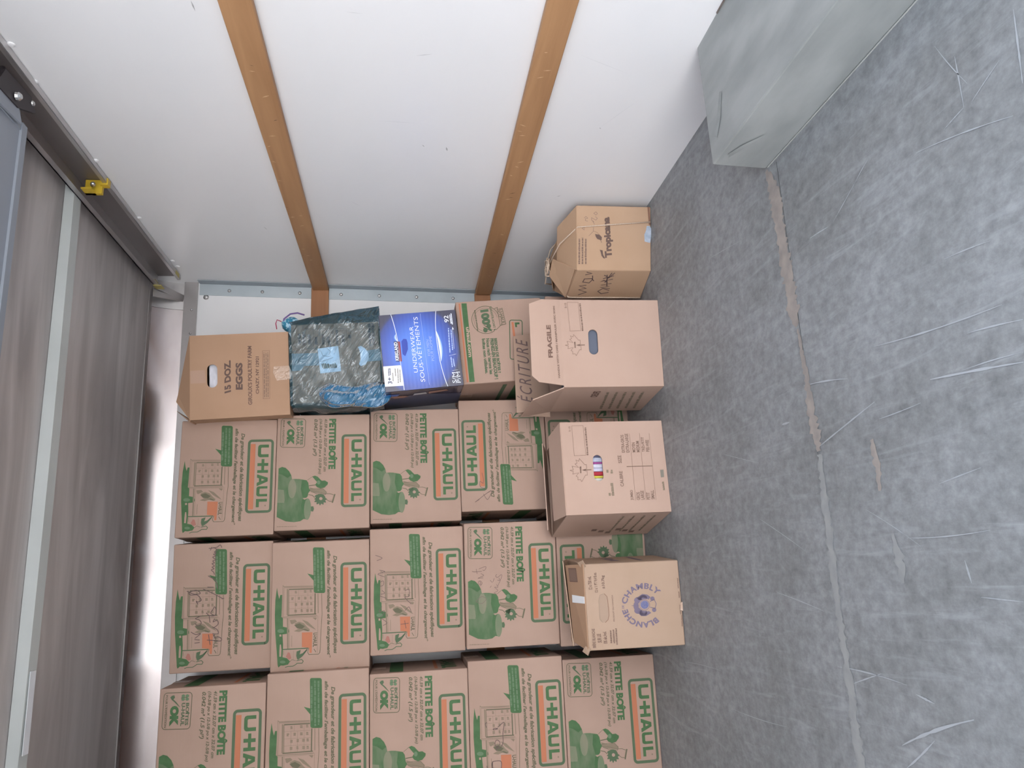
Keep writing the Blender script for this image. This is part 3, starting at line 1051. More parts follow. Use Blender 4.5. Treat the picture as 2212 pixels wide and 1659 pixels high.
# side print of the moving cartons: dark green block lettering low on the end panels
def side_print(t, W, D, H, flip=False):
    for X0, s in ((W, 1), (0, -1)):
        O = (X0, 0, 0) if s > 0 else (0, D, 0)
        Xv = (0, 1, 0) if s > 0 else (0, -1, 0)
        a = Art(None, D, H, O=O, X=Xv, Z=(0, 0, 1), flip=flip)
        a.text('U-HAUL', (D * 0.88, H * 0.26), (D * 0.12, H * 0.26), (D * 0.88, H * 0.10), GREEN, 0.05)
        a.raw([(D * 0.12, H * 0.30), (D * 0.88, H * 0.30), (D * 0.88, H * 0.335), (D * 0.12, H * 0.335)], ORANGE, 1)
        a.raw([(D * 0.06, H * 0.66), (D * 0.94, H * 0.66), (D * 0.94, H * 0.80), (D * 0.06, H * 0.80)], GREEN, 1)
        a.done('side_print', t)


def proto(kind, flip):
    t = thing('moving_carton', 'x', 'cardboard box')
    carton(t, GW, GD, GH, CARD)
    (design_truck if kind == 'A' else design_pots)(t, flip)
    side_print(t, GW, GD, GH, flip)
    return t


def dup(root, loc, rz):
    r = root.copy()
    COL.objects.link(r)
    r.location = loc
    r.rotation_euler = (0, 0, rz)
    for ch in list(root.children):
        c = ch.copy()
        COL.objects.link(c)
        c.parent = r
        for g in list(ch.children):
            d = g.copy()
            COL.objects.link(d)
            d.parent = c
    return r


# stacks: right-bottom front corner x, y, yaw, lean in x and y
STK = [(0.6017, 2.7365, 0.0337, -0.0203, -0.0035), (0.1511, 2.6433, -0.0659, -0.0111, 0.0420), (-0.3041, 2.6694, 0.0, 0.0005, -0.0075)]
OFF = {(0, 0): (-0.022, -0.012), (0, 1): (-0.015, -0.016), (0, 2): (-0.001, 0.011), (0, 3): (0.024, 0.011), (0, 4): (0.012, 0.0), (1, 0): (-0.006, 0.004), (1, 1): (-0.018, -0.009), (1, 2): (0.011, 0.013), (1, 3): (0.013, -0.008),
       (1, 4): (0.0, 0.0), (2, 0): (-0.011, -0.007), (2, 1): (0.012, -0.002), (2, 2): (-0.009, 0.002), (2, 3): (0.011, 0.004), (2, 4): (-0.003, 0.002)}
KIND = {(0, 0): 'A', (0, 1): 'B', (0, 2): 'B', (0, 3): 'Af', (0, 4): 'Af', (1, 0): 'A', (1, 1): 'A', (1, 2): 'A', (1, 3): 'B', (1, 4): 'Bf', (2, 0): 'B', (2, 1): 'A', (2, 2): 'B', (2, 3): 'A', (2, 4): 'B'}
LAB = {(0, 0): 'truck-drawing moving carton topping its stack, touching the box of eggs on one side',
       (0, 1): 'pots-and-spoons moving carton next to the blue plastic bag',
       (0, 2): 'pots-and-spoons moving carton next to the blue underwear box',
       (0, 3): 'truck-drawing moving carton printed the other way up, letter A in pen, reversed logo',
       (0, 4): 'lowest truck-drawing moving carton, mostly hidden behind the size-chart egg carton',
       (1, 0): 'truck-drawing moving carton with heavy scrawled handwriting, topmost of the middle stack',
       (1, 1): 'clean truck-drawing moving carton just under the scrawled one in the middle stack',
       (1, 2): 'truck-drawing moving carton with light pen scribble, centre of the middle stack',
       (1, 3): 'pots-and-spoons moving carton with two words handwritten in pen beside the badge',
       (1, 4): 'floor-level moving carton of the middle stack, mostly behind the beer carton',
       (2, 0): 'pots-and-spoons moving carton topping the stack cut off by the frame edge',
       (2, 1): 'truck-drawing moving carton without writing in the stack cut off by the frame edge',
       (2, 2): 'pots-and-spoons moving carton third from the top in the cut-off stack',
       (2, 3): 'truck-drawing moving carton with looping pen scribble in the cut-off stack',
       (2, 4): 'pots-and-spoons moving carton standing on the floor past the beer carton'}
protos = {}
BOX = {}
for (cx, row), kd in KIND.items():
    x, y, yaw, roll, pit = STK[cx]
    dx, dy = OFF[(cx, row)]
    z0 = (4 - row) * GH
    zm = z0 + GH / 2
    c, s = math.cos(yaw), math.sin(yaw)
    loc = (x + dx + roll * zm - GW * WS.get((cx, row), 1) * c, y + dy + pit * zm - GW * s, z0 + (4 - row) * 0.0004)
    if kd not in protos:
        o = proto(kd[0], kd.endswith('f'))
        protos[kd] = o
        o.location = loc
        o.rotation_euler = (0, 0, yaw)
    else:
        o = dup(protos[kd], loc, yaw)
    o.scale = (WS.get((cx, row), 1), 0.985, 1)
    o['label'] = LAB[(cx, row)]
    o['category'] = 'cardboard box'
    o['group'] = 'stacked moving cartons'
    BOX[(cx, row)] = o


def face_art(key, corners):
    return Art(corners, GW, GH, lift=0.0022)


def scribble(key, corners, crop, strokes, wd, m=MARK):
    a = face_art(key, corners)
    a.crop(*crop)
    for s in strokes:
        # round off the polyline
        P = [Vector(p) for p in s]
        out = []
        if len(P) > 2:
            for i in range(len(P) - 1):
                p0, p1, p2, p3 = P[max(i - 1, 0)], P[i], P[i + 1], P[min(i + 2, len(P) - 1)]
                for k in range(5):
                    u = k / 5
                    out.append(0.5 * ((2 * p1) + (p2 - p0) * u + (2 * p0 - 5 * p1 + 4 * p2 - p3) * u * u + (3 * p1 - p0 - 3 * p2 + p3) * u ** 3))
            out.append(P[-1])
        else:
            out = P
        a.line(out, wd, m, 1)
    a.done('handwriting', BOX[key])['label'] = 'pen handwriting'


scribble((1, 0), [(581.6, 1443), (590, 1171), (377.6, 1179.7), (366, 1457.7)], (380, 1170, 0.16878),
         [[(595, 95), (575, 60), (530, 90), (430, 105)], [(470, 85), (450, 130)], [(490, 90), (540, 125), (500, 150), (525, 165), (490, 180), (520, 200), (480, 215), (500, 235), (520, 250), (480, 265), (500, 290), (470, 300), (500, 330), (470, 345), (495, 365), (460, 380), (490, 410), (500, 440)],
          [(420, 455), (460, 480), (500, 500), (530, 560), (540, 620)], [(410, 600), (490, 600)], [(355, 625), (440, 660), (520, 700), (600, 745)], [(620, 740), (590, 750)], [(150, 650), (240, 690), (320, 680), (270, 640), (180, 670), (200, 700), (280, 700), (320, 740), (330, 770), (290, 790), (270, 780), (290, 820)],
          [(395, 925), (430, 960), (500, 960), (520, 900), (500, 850), (480, 880), (450, 930), (500, 960)], [(430, 960), (440, 1050)], [(330, 965), (260, 1000), (310, 1020), (330, 1060), (290, 1090), (250, 1060)],
          [(500, 1000), (480, 1040), (530, 1020), (540, 1070), (490, 1110), (470, 1100)], [(480, 1110), (530, 1140), (540, 1190), (470, 1190)], [(400, 1270), (490, 1275), (570, 1280), (580, 1250), (540, 1230), (500, 1240), (480, 1200)], [(420, 1200), (440, 1330)],
          [(200, 1170), (260, 1200), (320, 1190), (250, 1250)], [(245, 1265), (310, 1270)], [(245, 1310), (310, 1300)]], 2.3)
scribble((1, 2), [(1007, 1403), (999, 1136), (798.6, 1146.4), (801.5, 1418.6)], (340, 860, 0.28933),
         [[(1630, 1180), (1680, 1200), (1640, 1220)], [(1660, 1290), (1700, 1300), (1650, 1320), (1700, 1340)], [(1665, 1380), (1690, 1370), (1690, 1400), (1665, 1410)], [(1680, 1440), (1700, 1460), (1670, 1470)], [(1660, 1480), (1720, 1500)], [(1850, 1440), (1880, 1430), (1880, 1480), (1850, 1490), (1900, 1540)],
          [(1680, 1560), (1660, 1600), (1700, 1590), (1680, 1630), (1640, 1650)], [(1680, 1650), (1720, 1680), (1690, 1700)], [(1850, 1590), (1880, 1560), (1900, 1600)], [(1850, 1660), (1860, 1720)], [(1820, 1690), (1880, 1680)]], 1.6, MARK)
scribble((1, 3), [(1213, 1389.8), (1200, 1125), (1002, 1134.9), (1011.5, 1400.5)], (1000, 1120, 0.09946),
         [[(360, 1110), (490, 1060), (510, 1090), (470, 1145), (440, 1130)], [(210, 1160), (260, 1175), (420, 1160)], [(300, 1110), (320, 1220)], [(400, 1210), (460, 1250), (340, 1310), (450, 1300)], [(380, 1370), (400, 1440), (360, 1430), (350, 1380), (400, 1370), (430, 1420), (390, 1470)],
          [(745, 1220), (720, 1260), (760, 1290), (840, 1230), (850, 1280), (770, 1470)], [(790, 1300), (810, 1350), (760, 1350)], [(660, 1390), (690, 1310)], [(600, 1350), (650, 1400)], [(740, 1440), (770, 1500), (700, 1500), (770, 1570), (690, 1620), (740, 1640)], [(630, 1470), (600, 1510)],
          [(300, 1800), (420, 1700), (520, 1750), (420, 1850), (300, 1800)]], 1.3, MARK2)
scribble((0, 3), [(1184, 1101.6), (1178, 862), (994, 867), (1002, 1108.8)], (960, 860, 0.28933), [[(240, 790), (355, 705), (330, 770), (300, 730)], [(240, 790), (270, 770)], [(290, 575), (300, 615), (300, 650)], [(300, 655), (275, 640), (280, 680), (320, 690)]], 1.4, MARK)
scribble((2, 3), [(1236, 1695), (1213, 1415.8), (1010.6, 1428.8), (1021, 1706)], (1010, 1450, 0.12596),
         [[(330, 1260 - 380), (310, 820), (340, 800)], [(440, 910), (470, 895), (520, 900), (460, 920), (440, 910)], [(520, 880), (620, 800), (630, 850), (610, 980), (615, 1120), (580, 1200), (540, 1215), (480, 1160), (490, 1100), (520, 1085), (560, 1120), (550, 1170), (510, 1210), (510, 1260)],
          [(440, 1540), (430, 1470), (460, 1430), (580, 1430), (590, 1530), (560, 1560), (440, 1540), (600, 1620)], [(340, 1500), (350, 1530), (330, 1540)], [(440, 1430), (440, 1660)]], 2.0)


# ---------------------------------------------------------------- open-topped egg cartons with hand holes
def slot_panel(W, H, cx, cz, sw, sh, th, m):
    """front panel with a rounded hand hole; outer face at y=0, thickness into +y"""
    bm = bmesh.new()
    outer = [(0, 0), (W, 0), (W, H), (0, H)]
    r = sh / 2
    inner = []
    for c, a0 in ((cx + sw / 2 - r, -90), (cx - sw / 2 + r, 90)):
        for k in range(9):
            a = math.radians(a0 + 22.5 * k)
            inner.append((c + r * math.cos(a), cz + r * math.sin(a)))
    vo = [bm.verts.new((x, 0, z)) for x, z in outer]
    vi = [bm.verts.new((x, 0, z)) for x, z in inner]
    ed = [bm.edges.new((vo[i], vo[(i + 1) % 4])) for i in range(4)] + [bm.edges.new((vi[i], vi[(i + 1) % len(vi)])) for i in range(len(vi))]
    bmesh.ops.triangle_fill(bm, use_beauty=True, use_dissolve=False, edges=ed, normal=(0, -1, 0))
    g = bmesh.ops.extrude_face_region(bm, geom=bm.faces[:])
    bmesh.ops.translate(bm, verts=[v for v in g['geom'] if isinstance(v, bmesh.types.BMVert)], vec=(0, th, 0))
    bmesh.ops.recalc_face_normals(bm, faces=bm.faces[:])
    me = bpy.data.meshes.new('front_panel')
    bm.to_mesh(me)
    bm.free()
    return me


def skew(t, k):                     # open cartons sag out of square
    for o in t.children:
        for v in o.data.vertices:
            v.co.x += k * v.co.y


def egg_carton(t, W, D, H, m, cx, cz, sw, sh):
    th = 0.004
    link('front_panel', slot_panel(W, H, cx, cz, sw, sh, th, m), m, t)
    mb = MB()
    mb.box(0, th, th, D, 0, H, m)
    mb.box(W - th, W, th, D, 0, H, m)
    mb.box(th, W - th, D - th, D, 0, H, m)
    mb.box(th, W - th, th, D - th, 0, th, m)
    mb.build('body', t)


LEAF = [(412, 885), (445, 865), (465, 880), (445, 820), (470, 820), (560, 840), (500, 780), (530, 770), (515, 710), (565, 735), (575, 690), (665, 795), (690, 790), (690, 860)]


def leaf_mark(a, dx=0, dy=0, sx=1, sy=1, m=BROWN2):
    f = lambda p: (412 + (p[0] - 412) * sx + dx, 885 + (p[1] - 885) * sy + dy)
    up = [(412, 885), (470, 880), (450, 815), (560, 838), (500, 780), (535, 765), (515, 712), (562, 735), (575, 690), (665, 795), (690, 790), (695, 865)]
    dn = [(412, 885), (470, 905), (460, 950), (560, 930), (515, 985), (545, 1000), (545, 1050), (590, 1045), (610, 1080), (675, 970), (705, 972), (700, 895)]
    a.line([f(p) for p in up], 1.2, m, 1)
    a.line([f(p) for p in dn], 1.2, m, 1)
    a.line([f((640, 885)), f((775, 880))], 3.0, m, 1)
    a.text('A', f((690, 905)), f((690, 862)), f((620, 905)), m, 0.02)
    a.words(f((605, 935)), f((605, 820)), f((575, 935)), m, 4, 1, 0.9, (0.2, 0.3))


# size-chart carton on the floor
cw, cd, chh = 0.299, 0.272, 0.340
t = thing('egg_carton', 'open egg carton on the floor printed with a CALIBRE size chart and leaf outline', 'cardboard box', (0.155, 2.352, 0.001), 0.054, ry=0.0, group='egg cartons')
CC = [(1452, 1106), (1430, 908), (1214, 910), (1225, 1108)]
a = Art(CC, cw, chh)
a.crop(1180, 900, 0.12658)
hc = a.P((890, 850))
egg_carton(t, cw, cd, chh, CARD2, hc[0], hc[1], 0.085, 0.031)
leaf_mark(a)
a.line([(455, 140), (645, 138), (685, 635), (490, 640), (455, 140)], 1.0, BROWN2)
a.text('S-15', (435, 235), (430, 150), (405, 235), BROWN2, 0.02)
a.words((728, 635), (695, 165), (700, 637), BROWN2, 8)
a.done('label_frame', t)
a.text('SIZE', (1295, 778), (1280, 645), (1235, 780), BROWN2, 0.02)
a.text('CALIBRE', (1325, 1175), (1300, 912), (1268, 1178), BROWN2, 0.02)
a.text('EXTRA-GROS', (1350, 598), (1325, 300), (1295, 600), BROWN2, 0.02)
a.text('EXTRA-LARGE', (1428, 598), (1400, 280), (1370, 600), BROWN2, 0.02)
a.text('MOYEN', (1530, 595), (1518, 430), (1475, 597), BROWN2, 0.02)
a.text('MEDIUM', (1605, 595), (1590, 408), (1548, 597), BROWN2, 0.02)
a.text('TRÈS-PETIT', (1692, 592), (1668, 340), (1632, 594), BROWN2, 0.02)
a.text('PEE-WEE', (1770, 590), (1755, 390), (1712, 592), BROWN2, 0.02)
a.text('JUMBO', (1500, 1412), (1488, 1240), (1440, 1415), BROWN2, 0.02)
a.text('GROS', (1605, 1412), (1595, 1280), (1545, 1414), BROWN2, 0.02)
a.text('LARGE', (1680, 1410), (1665, 1255), (1620, 1412), BROWN2, 0.02)
a.text('PETIT', (1778, 1410), (1765, 1285), (1718, 1412), BROWN2, 0.02)
a.text('SMALL', (1855, 1408), (1840, 1250), (1798, 1410), BROWN2, 0.02)
for p in ([(1425, 282), (1525, 1422)], [(1595, 272), (1703, 1420)], [(1762, 278), (1878, 1422)]):
    a.line(p, 0.9, BROWN2)
a.line([(1375, 838), (1820, 835)], 2.4, BROWN2)
a.line([(1335, 648), (1345, 770)], 0, BROWN2)
a.done('size_chart', t)
a.poly([(1950, 905), (2010, 900), (2020, 1030), (1965, 1035)], GREYI)
a.words((2035, 1255), (2015, 1105), (1998, 1258), FAINT, 3)
a.done('maker_print', t)
a.words((1160, 1330), (1140, 1110), (1110, 1332), FAINT, 9)
a.words((1100, 1330), (1095, 1275), (1065, 1332), FAINT, 2, 1, 0.9, (0.9, 1))
a.words((1140, 950), (1130, 885), (1100, 952), FAINT, 2, 1, 0.9, (0.5, 0.5))
a.words((1065, 935), (1060, 880), (1030, 937), FAINT, 2, 1, 0.9, (0.9, 1))
a.done('note_print', t)
# side panel lettering on the left face
a = Art(None, cd, chh, O=(0, cd, 0), X=(0, -1, 0))
for k in range(4):
    a.words((0.05, 0.04 + 0.035 * k), (0.24, 0.04 + 0.035 * k), (0.05, 0.048 + 0.035 * k), FAINT, 20 + k)
for k in range(6):
    a.raw([(0.03 + 0.018 * (k % 3), 0.06 + k * 0.028), (0.055 + 0.018 * (k % 3), 0.06 + k * 0.028), (0.055 + 0.018 * (k % 3), 0.078 + k * 0.028), (0.03 + 0.018 * (k % 3), 0.078 + k * 0.028)], BROWN2, 1)
a.done('side_print', t)
# flaps: front flap folded inwards and up, side flaps, back flap
mb = MB()
mb.slab([(0.0, 0.002, chh), (cw, 0.002, chh), (cw - 0.012, 0.095, chh + 0.022), (0.008, 0.095, chh + 0.022)], 0.003, CARD2)
mb.build('front_flap', t)
mb = MB()
mb.slab([(0.0, cd - 0.002, chh), (cw, cd - 0.002, chh), (cw - 0.005, cd - 0.10, chh + 0.03), (0.0, cd - 0.10, chh + 0.03)], -0.003, CARD2)
mb.build('back_flap', t)
for xx, s in ((0.001, 1), (cw - 0.001, -1)):
    mb = MB()
    mb.slab([(xx, 0.01, chh - 0.001), (xx, cd - 0.01, chh - 0.001), (xx + s * 0.10, cd - 0.03, chh - 0.004), (xx + s * 0.10, 0.03, chh - 0.004)], 0.003 * s, CARDIN)
    mb.build('side_flap', t)
skew(t, -0.15)
ct = thing('fabric_pile', 'striped white, purple, red and yellow fabric seen through the size-chart carton hand hole', 'fabric', (0.2, 2.37, 0.01))
cols = [(0.75, 0.73, 0.66), (0.75, 0.66, 0.10), (0.45, 0.03, 0.05), (0.62, 0.62, 0.78), (0.72, 0.72, 0.85), (0.50, 0.10, 0.38), (0.55, 0.58, 0.72), (0.20, 0.20, 0.33)]
xs = [0.055, 0.072, 0.080, 0.093, 0.105, 0.118, 0.124, 0.14, 0.165]
for k in range(8):
    mb = MB()
    x0 = xs[k] - 0.0
    mb.prism([(x0, 0.015, 0.0), (x0, 0.012, 0.28), (x0, 0.20, 0.29), (x0, 0.20, 0)], (xs[k + 1] - xs[k] - 0.0006, 0, 0), mat('fabric_stripe', cols[k], 0.8, col2=tuple(c * 0.7 for c in cols[k]), scale=(8, 8, 60)))
    mb.build('fold', ct, bevel=0.003)

# fragile carton
fw, fd, fh = 0.291, 0.262, 0.333
t = thing('egg_carton', 'open carton on the floor with raised FRAGILE flap and ÉCRITURE flap behind', 'cardboard box', (0.557, 2.311, 0.001), 0.0 - 0.055, group='egg cartons')
FC = [(1436, 834), (1423, 648), (1214, 647), (1216, 838)]
a = Art(FC, fw, fh)
a.crop(1100, 640, 0.15674)
hc = a.P((1170, 622))
egg_carton(t, fw, fd, fh, CARD2, hc[0], hc[1], 0.084, 0.031)
sxx = 0.15674
# leaf outline, same drawing as the size-chart carton, placed by its own crop
a2 = Art(FC, fw, fh)
a2.crop(1223 - 412 * 0.1205, 744 - 885 * 0.117, 0.118)
leaf_mark(a2)
a2.done('leaf_outline', t)
a.line([(828, 80), (978, 82), (1002, 468), (852, 474), (828, 80)], 1.0, BROWN2)
a.text('S-15', (820, 158), (815, 90), (792, 158), BROWN2, 0.02)
a.words((1038, 470), (1012, 92), (1016, 472), BROWN2, 8)
a.done('label_frame', t)
a = Art(None, fd, fh, O=(0, fd, 0), X=(0, -1, 0))
for k in range(5):
    a.words((0.03, 0.03 + 0.03 * k), (0.21, 0.05 + 0.03 * k), (0.03, 0.040 + 0.03 * k), FAINT, 30 + k)
a.text('OEUFS', (0.16, 0.20), (0.22, 0.20), (0.16, 0.225), BROWN, 0.03)
a.done('side_print', t)
# raised front flap with FRAGILE
FL = 0.105
top = Vector((0, -0.012, FL))
mb = MB()
quad = [(0.006, 0, fh), (fw, 0, fh), (fw - 0.003, -0.010, fh + FL * 0.6), (fw - 0.02, -0.013, fh + FL), (0.034, -0.013, fh + FL), (0.014, -0.011, fh + FL * 0.78), (0.010, -0.006, fh + FL * 0.4)]
mb.slab(quad, -0.003, CARD2)
mb.build('front_flap', t)
a = Art([(1216, 838), (1214, 647), (1139, 650), (1141, 832)], fw, FL, O=(0, 0, fh), X=(1, 0, 0), Z=(0, -0.124, 1))
a.lift = 0.0012
a.crop(1100, 640, 0.15674)
a.text('FRAGILE', (580, 858), (562, 412), (510, 860), BROWN, 0.045)
a.text('HANDLE WITH CARE / MANIPULER AVEC SOIN', (682, 1135), (640, 143), (652, 1137), BROWN2, 0.03)
a.done('fragile_lettering', t)
# tall back flap leaning out, with handwriting
mb = MB()
bq = [(-0.02, fd, fh - 0.002), (fw, fd, fh - 0.002), (fw - 0.03, fd + 0.004, fh + 0.110), (-0.01, fd + 0.006, fh + 0.110)]
mb.slab(bq, 0.003, CARDIN)
mb.build('back_flap', t)
mb = MB()
mb.slab([(0.001, fd - 0.004, fh), (0.001, 0.004, fh), (-0.037, 0.004, fh + 0.103), (-0.016, fd - 0.004, fh + 0.103)], 0.003, CARD2)
mb.build('left_flap', t)
mb = MB()
mb.slab([(0.003, fd - 0.01, fh), (fw - 0.003, fd - 0.01, fh), (fw - 0.030, fd - 0.03, fh + 0.124), (-0.012, fd - 0.03, fh + 0.122)], 0.003, CARDIN)
mb.build('inner_flap', t)
a = Art(None, fw, 0.128, O=(0, fd - 0.014, fh), X=(1, 0, 0), Z=(0, -0.155, 1), lift=0.0014)
a.text('ÉCRITURE', (0.026, 0.062), (0.252, 0.074), (0.026, 0.118), MARK, 0.0, 0.3, space=1.25)
a.done('handwriting', t)['label'] = 'handwritten word ÉCRITURE'
mb = MB()
mb.slab([(fw - 0.001, 0.006, fh), (fw - 0.001, fd - 0.01, fh), (fw - 0.085, fd - 0.03, fh - 0.02), (fw - 0.085, 0.03, fh - 0.02)], -0.003, CARDIN)
mb.build('right_flap', t)
mb = MB()
skew(t, -0.15)
mb = MB()
mb.box(0.014, fw - 0.044, 0.010, fd - 0.09, 0.01, fh - 0.03, mat('slate_cloth', (0.12, 0.135, 0.18), 0.8))
tag(mb.build('dark_bundle'), 'slate grey bundle seen through the hand hole of the fragile carton', 'bundle').location = (0.557, 2.314, 0.001)
bpy.data.objects['dark_bundle'].rotation_euler = (0, 0, -0.055)

# beer carton on the floor
bw, bd, bh = 0.253, 0.235, 0.302
t = thing('beer_carton', 'beige beer carton on the floor with round violet BLANCHE DE CHAMBLY emblem', 'cardboard box', (-0.249, 2.338, 0.001), -0.01)
BC = [(1481, 1392), (1467, 1210), (1263, 1213), (1271, 1404)]
mb = MB()
mb.box(0, bw, 0, bd, 0, bh, CARD4)
mb.build('body', t, bevel=0.004)
a = Art(BC, bw, bh)
a.crop(1200, 1190, 0.13562)
C = (1415, 850)
vs = None
a.arc('CHAMBLY', (1420, 850), 262, -174, -38, 95, VIOLET, 0.035)
a.arc('BLANCHE', (1420, 850), 262, 46, 168, 95, VIOLET, 0.045)
a.text('DE', (1108, 895), (1106, 842), (1075, 895), VIOLET, 0.02)
a.done('emblem_lettering', t)
# rose emblem
for ang in range(0, 360, 45):
    if 135 < ang < 225 or ang in (0, 45, 315):
        continue
    a.ell((C[0] + 118 * math.cos(math.radians(ang)), C[1] + 118 * math.sin(math.radians(ang))), 62, 50, VIOLET, 0, 16)
a.poly([(1310, 730), (1400, 668), (1480, 680), (1530, 720), (1500, 760), (1420, 722), (1350, 770)], VIOLET, 0)
a.poly([(1320, 960), (1380, 1020), (1460, 1020), (1540, 970), (1500, 940), (1420, 965), (1350, 930)], VIOLET, 0)
a.ell((1300, 855), 42, 70, VIOLET, 1, 18)
for p in ((1560, 745), (1585, 925)):
    a.ell(p, 34, 34, VIOLET, 1, 14)
a.line([(1520, 790), (1590, 760), (1620, 830), (1600, 900), (1520, 880)], 2.0, VIOLET)
a.ell((1435, 845), 92, 92, CARD4, 2, 24)
a.ell((1435, 840), 66, 66, VIOLB, 3, 24)
a.line([(1435 + 80 * math.cos(k * PI / 12), 845 + 80 * math.sin(k * PI / 12)) for k in range(25)], 1.5, VIOLET, 3)
a.line([(1230, 852), (1262, 852)], 1.4, VIOLET)
a.done('rose_emblem', t)
a.text('12 x 750 mL', (600, 580), (582, 365), (540, 582), BROWN2, 0.035)
a.text('12 x 1 PT 9,4 fl.oz.', (700, 628), (678, 305), (640, 630), BROWN2, 0.035)
a.text('±10.7kg', (818, 570), (805, 355), (758, 572), BROWN2, 0.035)
a.done('volume_lettering', t)
a.text('PRODUIT DU CANADA', (955, 1098), (930, 672), (932, 1100), BROWN2, 0.01)
a.done('origin_lettering', t)
a.text('BIÈRE BLANCHE', (640, 1522), (625, 1212), (575, 1524), BROWN2, 0.035)
a.text('SUR LIE', (738, 1438), (722, 1295), (670, 1440), BROWN2, 0.035)
a.text('5% alc./vol.', (828, 1455), (812, 1258), (768, 1457), BROWN2, 0.035)
for k, (x, y0, y1) in enumerate(((905, 1448, 1240), (952, 1450, 1228), (995, 1475, 1208))):
    a.words((x, y0), (x - 12, y1), (x - 30, y0), BROWN2, 40 + k)
a.done('beer_lettering', t)
for k, (x, y0, y1) in enumerate(((1975, 590, 430), (1990, 740, 640), (2005, 1000, 850), (2030, 1190, 1010))):
    a.words((x, y0), (x - 8, y1), (x - 18, y0), BROWN2, 50 + k)
a.done('edge_print', t)
pts = []
for cy, s in ((735, -1), (1030, 1)):
    for k in range(9):
        an = PI * k / 8
        pts.append((778 + 76 * math.cos(an) * (1 if s > 0 else -1), cy + s * 85 * math.sin(an)))
a.poly(pts, mat('hand_hole_flap', (0.375, 0.265, 0.195), 0.8), 0)
a.line([(790, 650), (835, 700), (852, 840), (848, 855), (858, 865), (862, 1000), (845, 1070), (800, 1115)], 1.4, EDGE, 1)
a.line([(790, 650), (720, 670), (700, 760), (715, 1060), (760, 1115)], 0.7, FAINT, 1)
a.done('hand_hole_flap', t)
# top flaps loosely closed
mb = MB()
mb.slab([(0, 0.0, bh), (bw, 0.0, bh), (bw - 0.01, 0.115, bh + 0.030), (0.01, 0.110, bh + 0.018)], 0.003, CARD3)
mb.build('top_flap', t)
mb = MB()
mb.slab([(bw, bd, bh), (0, bd, bh), (-0.004, 0.115, bh + 0.020), (bw + 0.004, 0.11, bh + 0.040)], 0.003, CARD4)
mb.build('top_flap', t)
mb = MB()
mb.slab([(0.137, 0.001, bh + 0.0035), (0.157, 0.001, bh + 0.0035), (0.155, 0.080, bh + 0.0235), (0.132, 0.080, bh + 0.0235)], 0.001, WHITE)
mb.build('paper_strip', t)
mb = MB()
mb.slab([(0.20, 0.04, bh + 0.0145), (0.235, 0.045, bh + 0.0155), (0.232, 0.088, bh + 0.0275), (0.198, 0.083, bh + 0.0265)], 0.0006, BROWN2)
mb.slab([(0.197, 0.036, bh + 0.0133), (0.239, 0.042, bh + 0.0147), (0.236, 0.093, bh + 0.0285), (0.194, 0.087, bh + 0.0272)], 0.0003, BROWN)
mb.build('barcode_print', t)
for xx in (0.0, bw):
    mb = MB()
    s = 1 if xx == 0 else -1
    mb.slab([(xx - s * 0.012, -0.004, bh + 0.004), (xx + s * 0.008, -0.004, bh - 0.006), (xx + s * 0.012, 0.012, bh + 0.006), (xx - s * 0.004, 0.02, bh + 0.014)], 0.003, CARD4)
    mb.build('torn_corner', t)
a = Art(None, bd, bh, O=(bw, 0, 0), X=(0, 1, 0))
a.text('BLANCHE', (0.06, 0.17), (0.18, 0.17), (0.06, 0.20), VIOLET, 0.03)
a.words((0.04, 0.10), (0.2, 0.10), (0.04, 0.115), VIOLET, 7)
a.done('side_print', t)
skew(t, 0.075)
mb = MB()
mb.slab([(0.100, -0.004, -0.0005), (0.128, -0.007, 0.0), (0.124, -0.004, 0.006), (0.104, -0.001, 0.007)], 0.0006, TAPEC)
mb.build('tape_scrap', t)

# juice carton with twine, standing against the slatted wall
OX, OY = 1.075, 2.42
foot = [(1.178, 2.276), (0.967, 2.330), (0.918, 2.462), (0.990, 2.585), (1.135, 2.640), (1.185, 2.560)]
t = thing('juice_carton', 'tan six-sided Tropicana carton tied with twine against the white wall', 'cardboard box', (OX, OY, 0.001))
F = [Vector((x - OX, y - OY, 0)) for x, y in foot]
jh = 0.258
mb = MB()
zt = [jh, jh, jh + 0.012, jh + 0.03, jh + 0.03, jh + 0.01]
vs = F + [p + Vector((0, 0, z)) for p, z in zip(F, zt)]
nF = len(F)
mb.add(vs, [tuple(range(nF))] + [(i, i + nF, (i + 1) % nF + nF, (i + 1) % nF) for i in range(nF)], CARD5)
cx_ = sum((p for p in F), Vector()) / nF
apex = cx_ + Vector((-0.03, 0.03, jh + 0.035))
mb.add([p + Vector((0, 0, z)) for p, z in zip(F, zt)] + [apex], [(i, (i + 1) % nF, nF) for i in range(nF)], CARD5)
mb.build('body', t, bevel=0.003)
# flaps on top
mb = MB()
mb.slab([F[1] + Vector((0.0, 0.0, jh)), F[0] + Vector((-0.004, 0, jh)), F[0] + Vector((-0.03, 0.11, jh + 0.045)), F[1] + Vector((0.05, 0.10, jh + 0.045))], 0.003, CARD5)
mb.build('top_flap', t)
mb = MB()
mb.slab([F[2] + Vector((0.0, 0.0, jh + 0.014)), F[1] + Vector((0.008, 0.006, jh + 0.004)), F[1] + Vector((0.075, 0.085, jh + 0.062)), F[2] + Vector((0.085, 0.01, jh + 0.066))], 0.003, CARD5)
mb.build('top_flap', t)
mb = MB()
mb.slab([F[4] + Vector((0.0, 0.0, jh + 0.03)), F[3] + Vector((0.0, 0, jh + 0.03)), F[3] + Vector((0.02, -0.09, jh + 0.055)), F[4] + Vector((-0.03, -0.09, jh + 0.055))], 0.003, CARD5)
mb.build('top_flap', t)
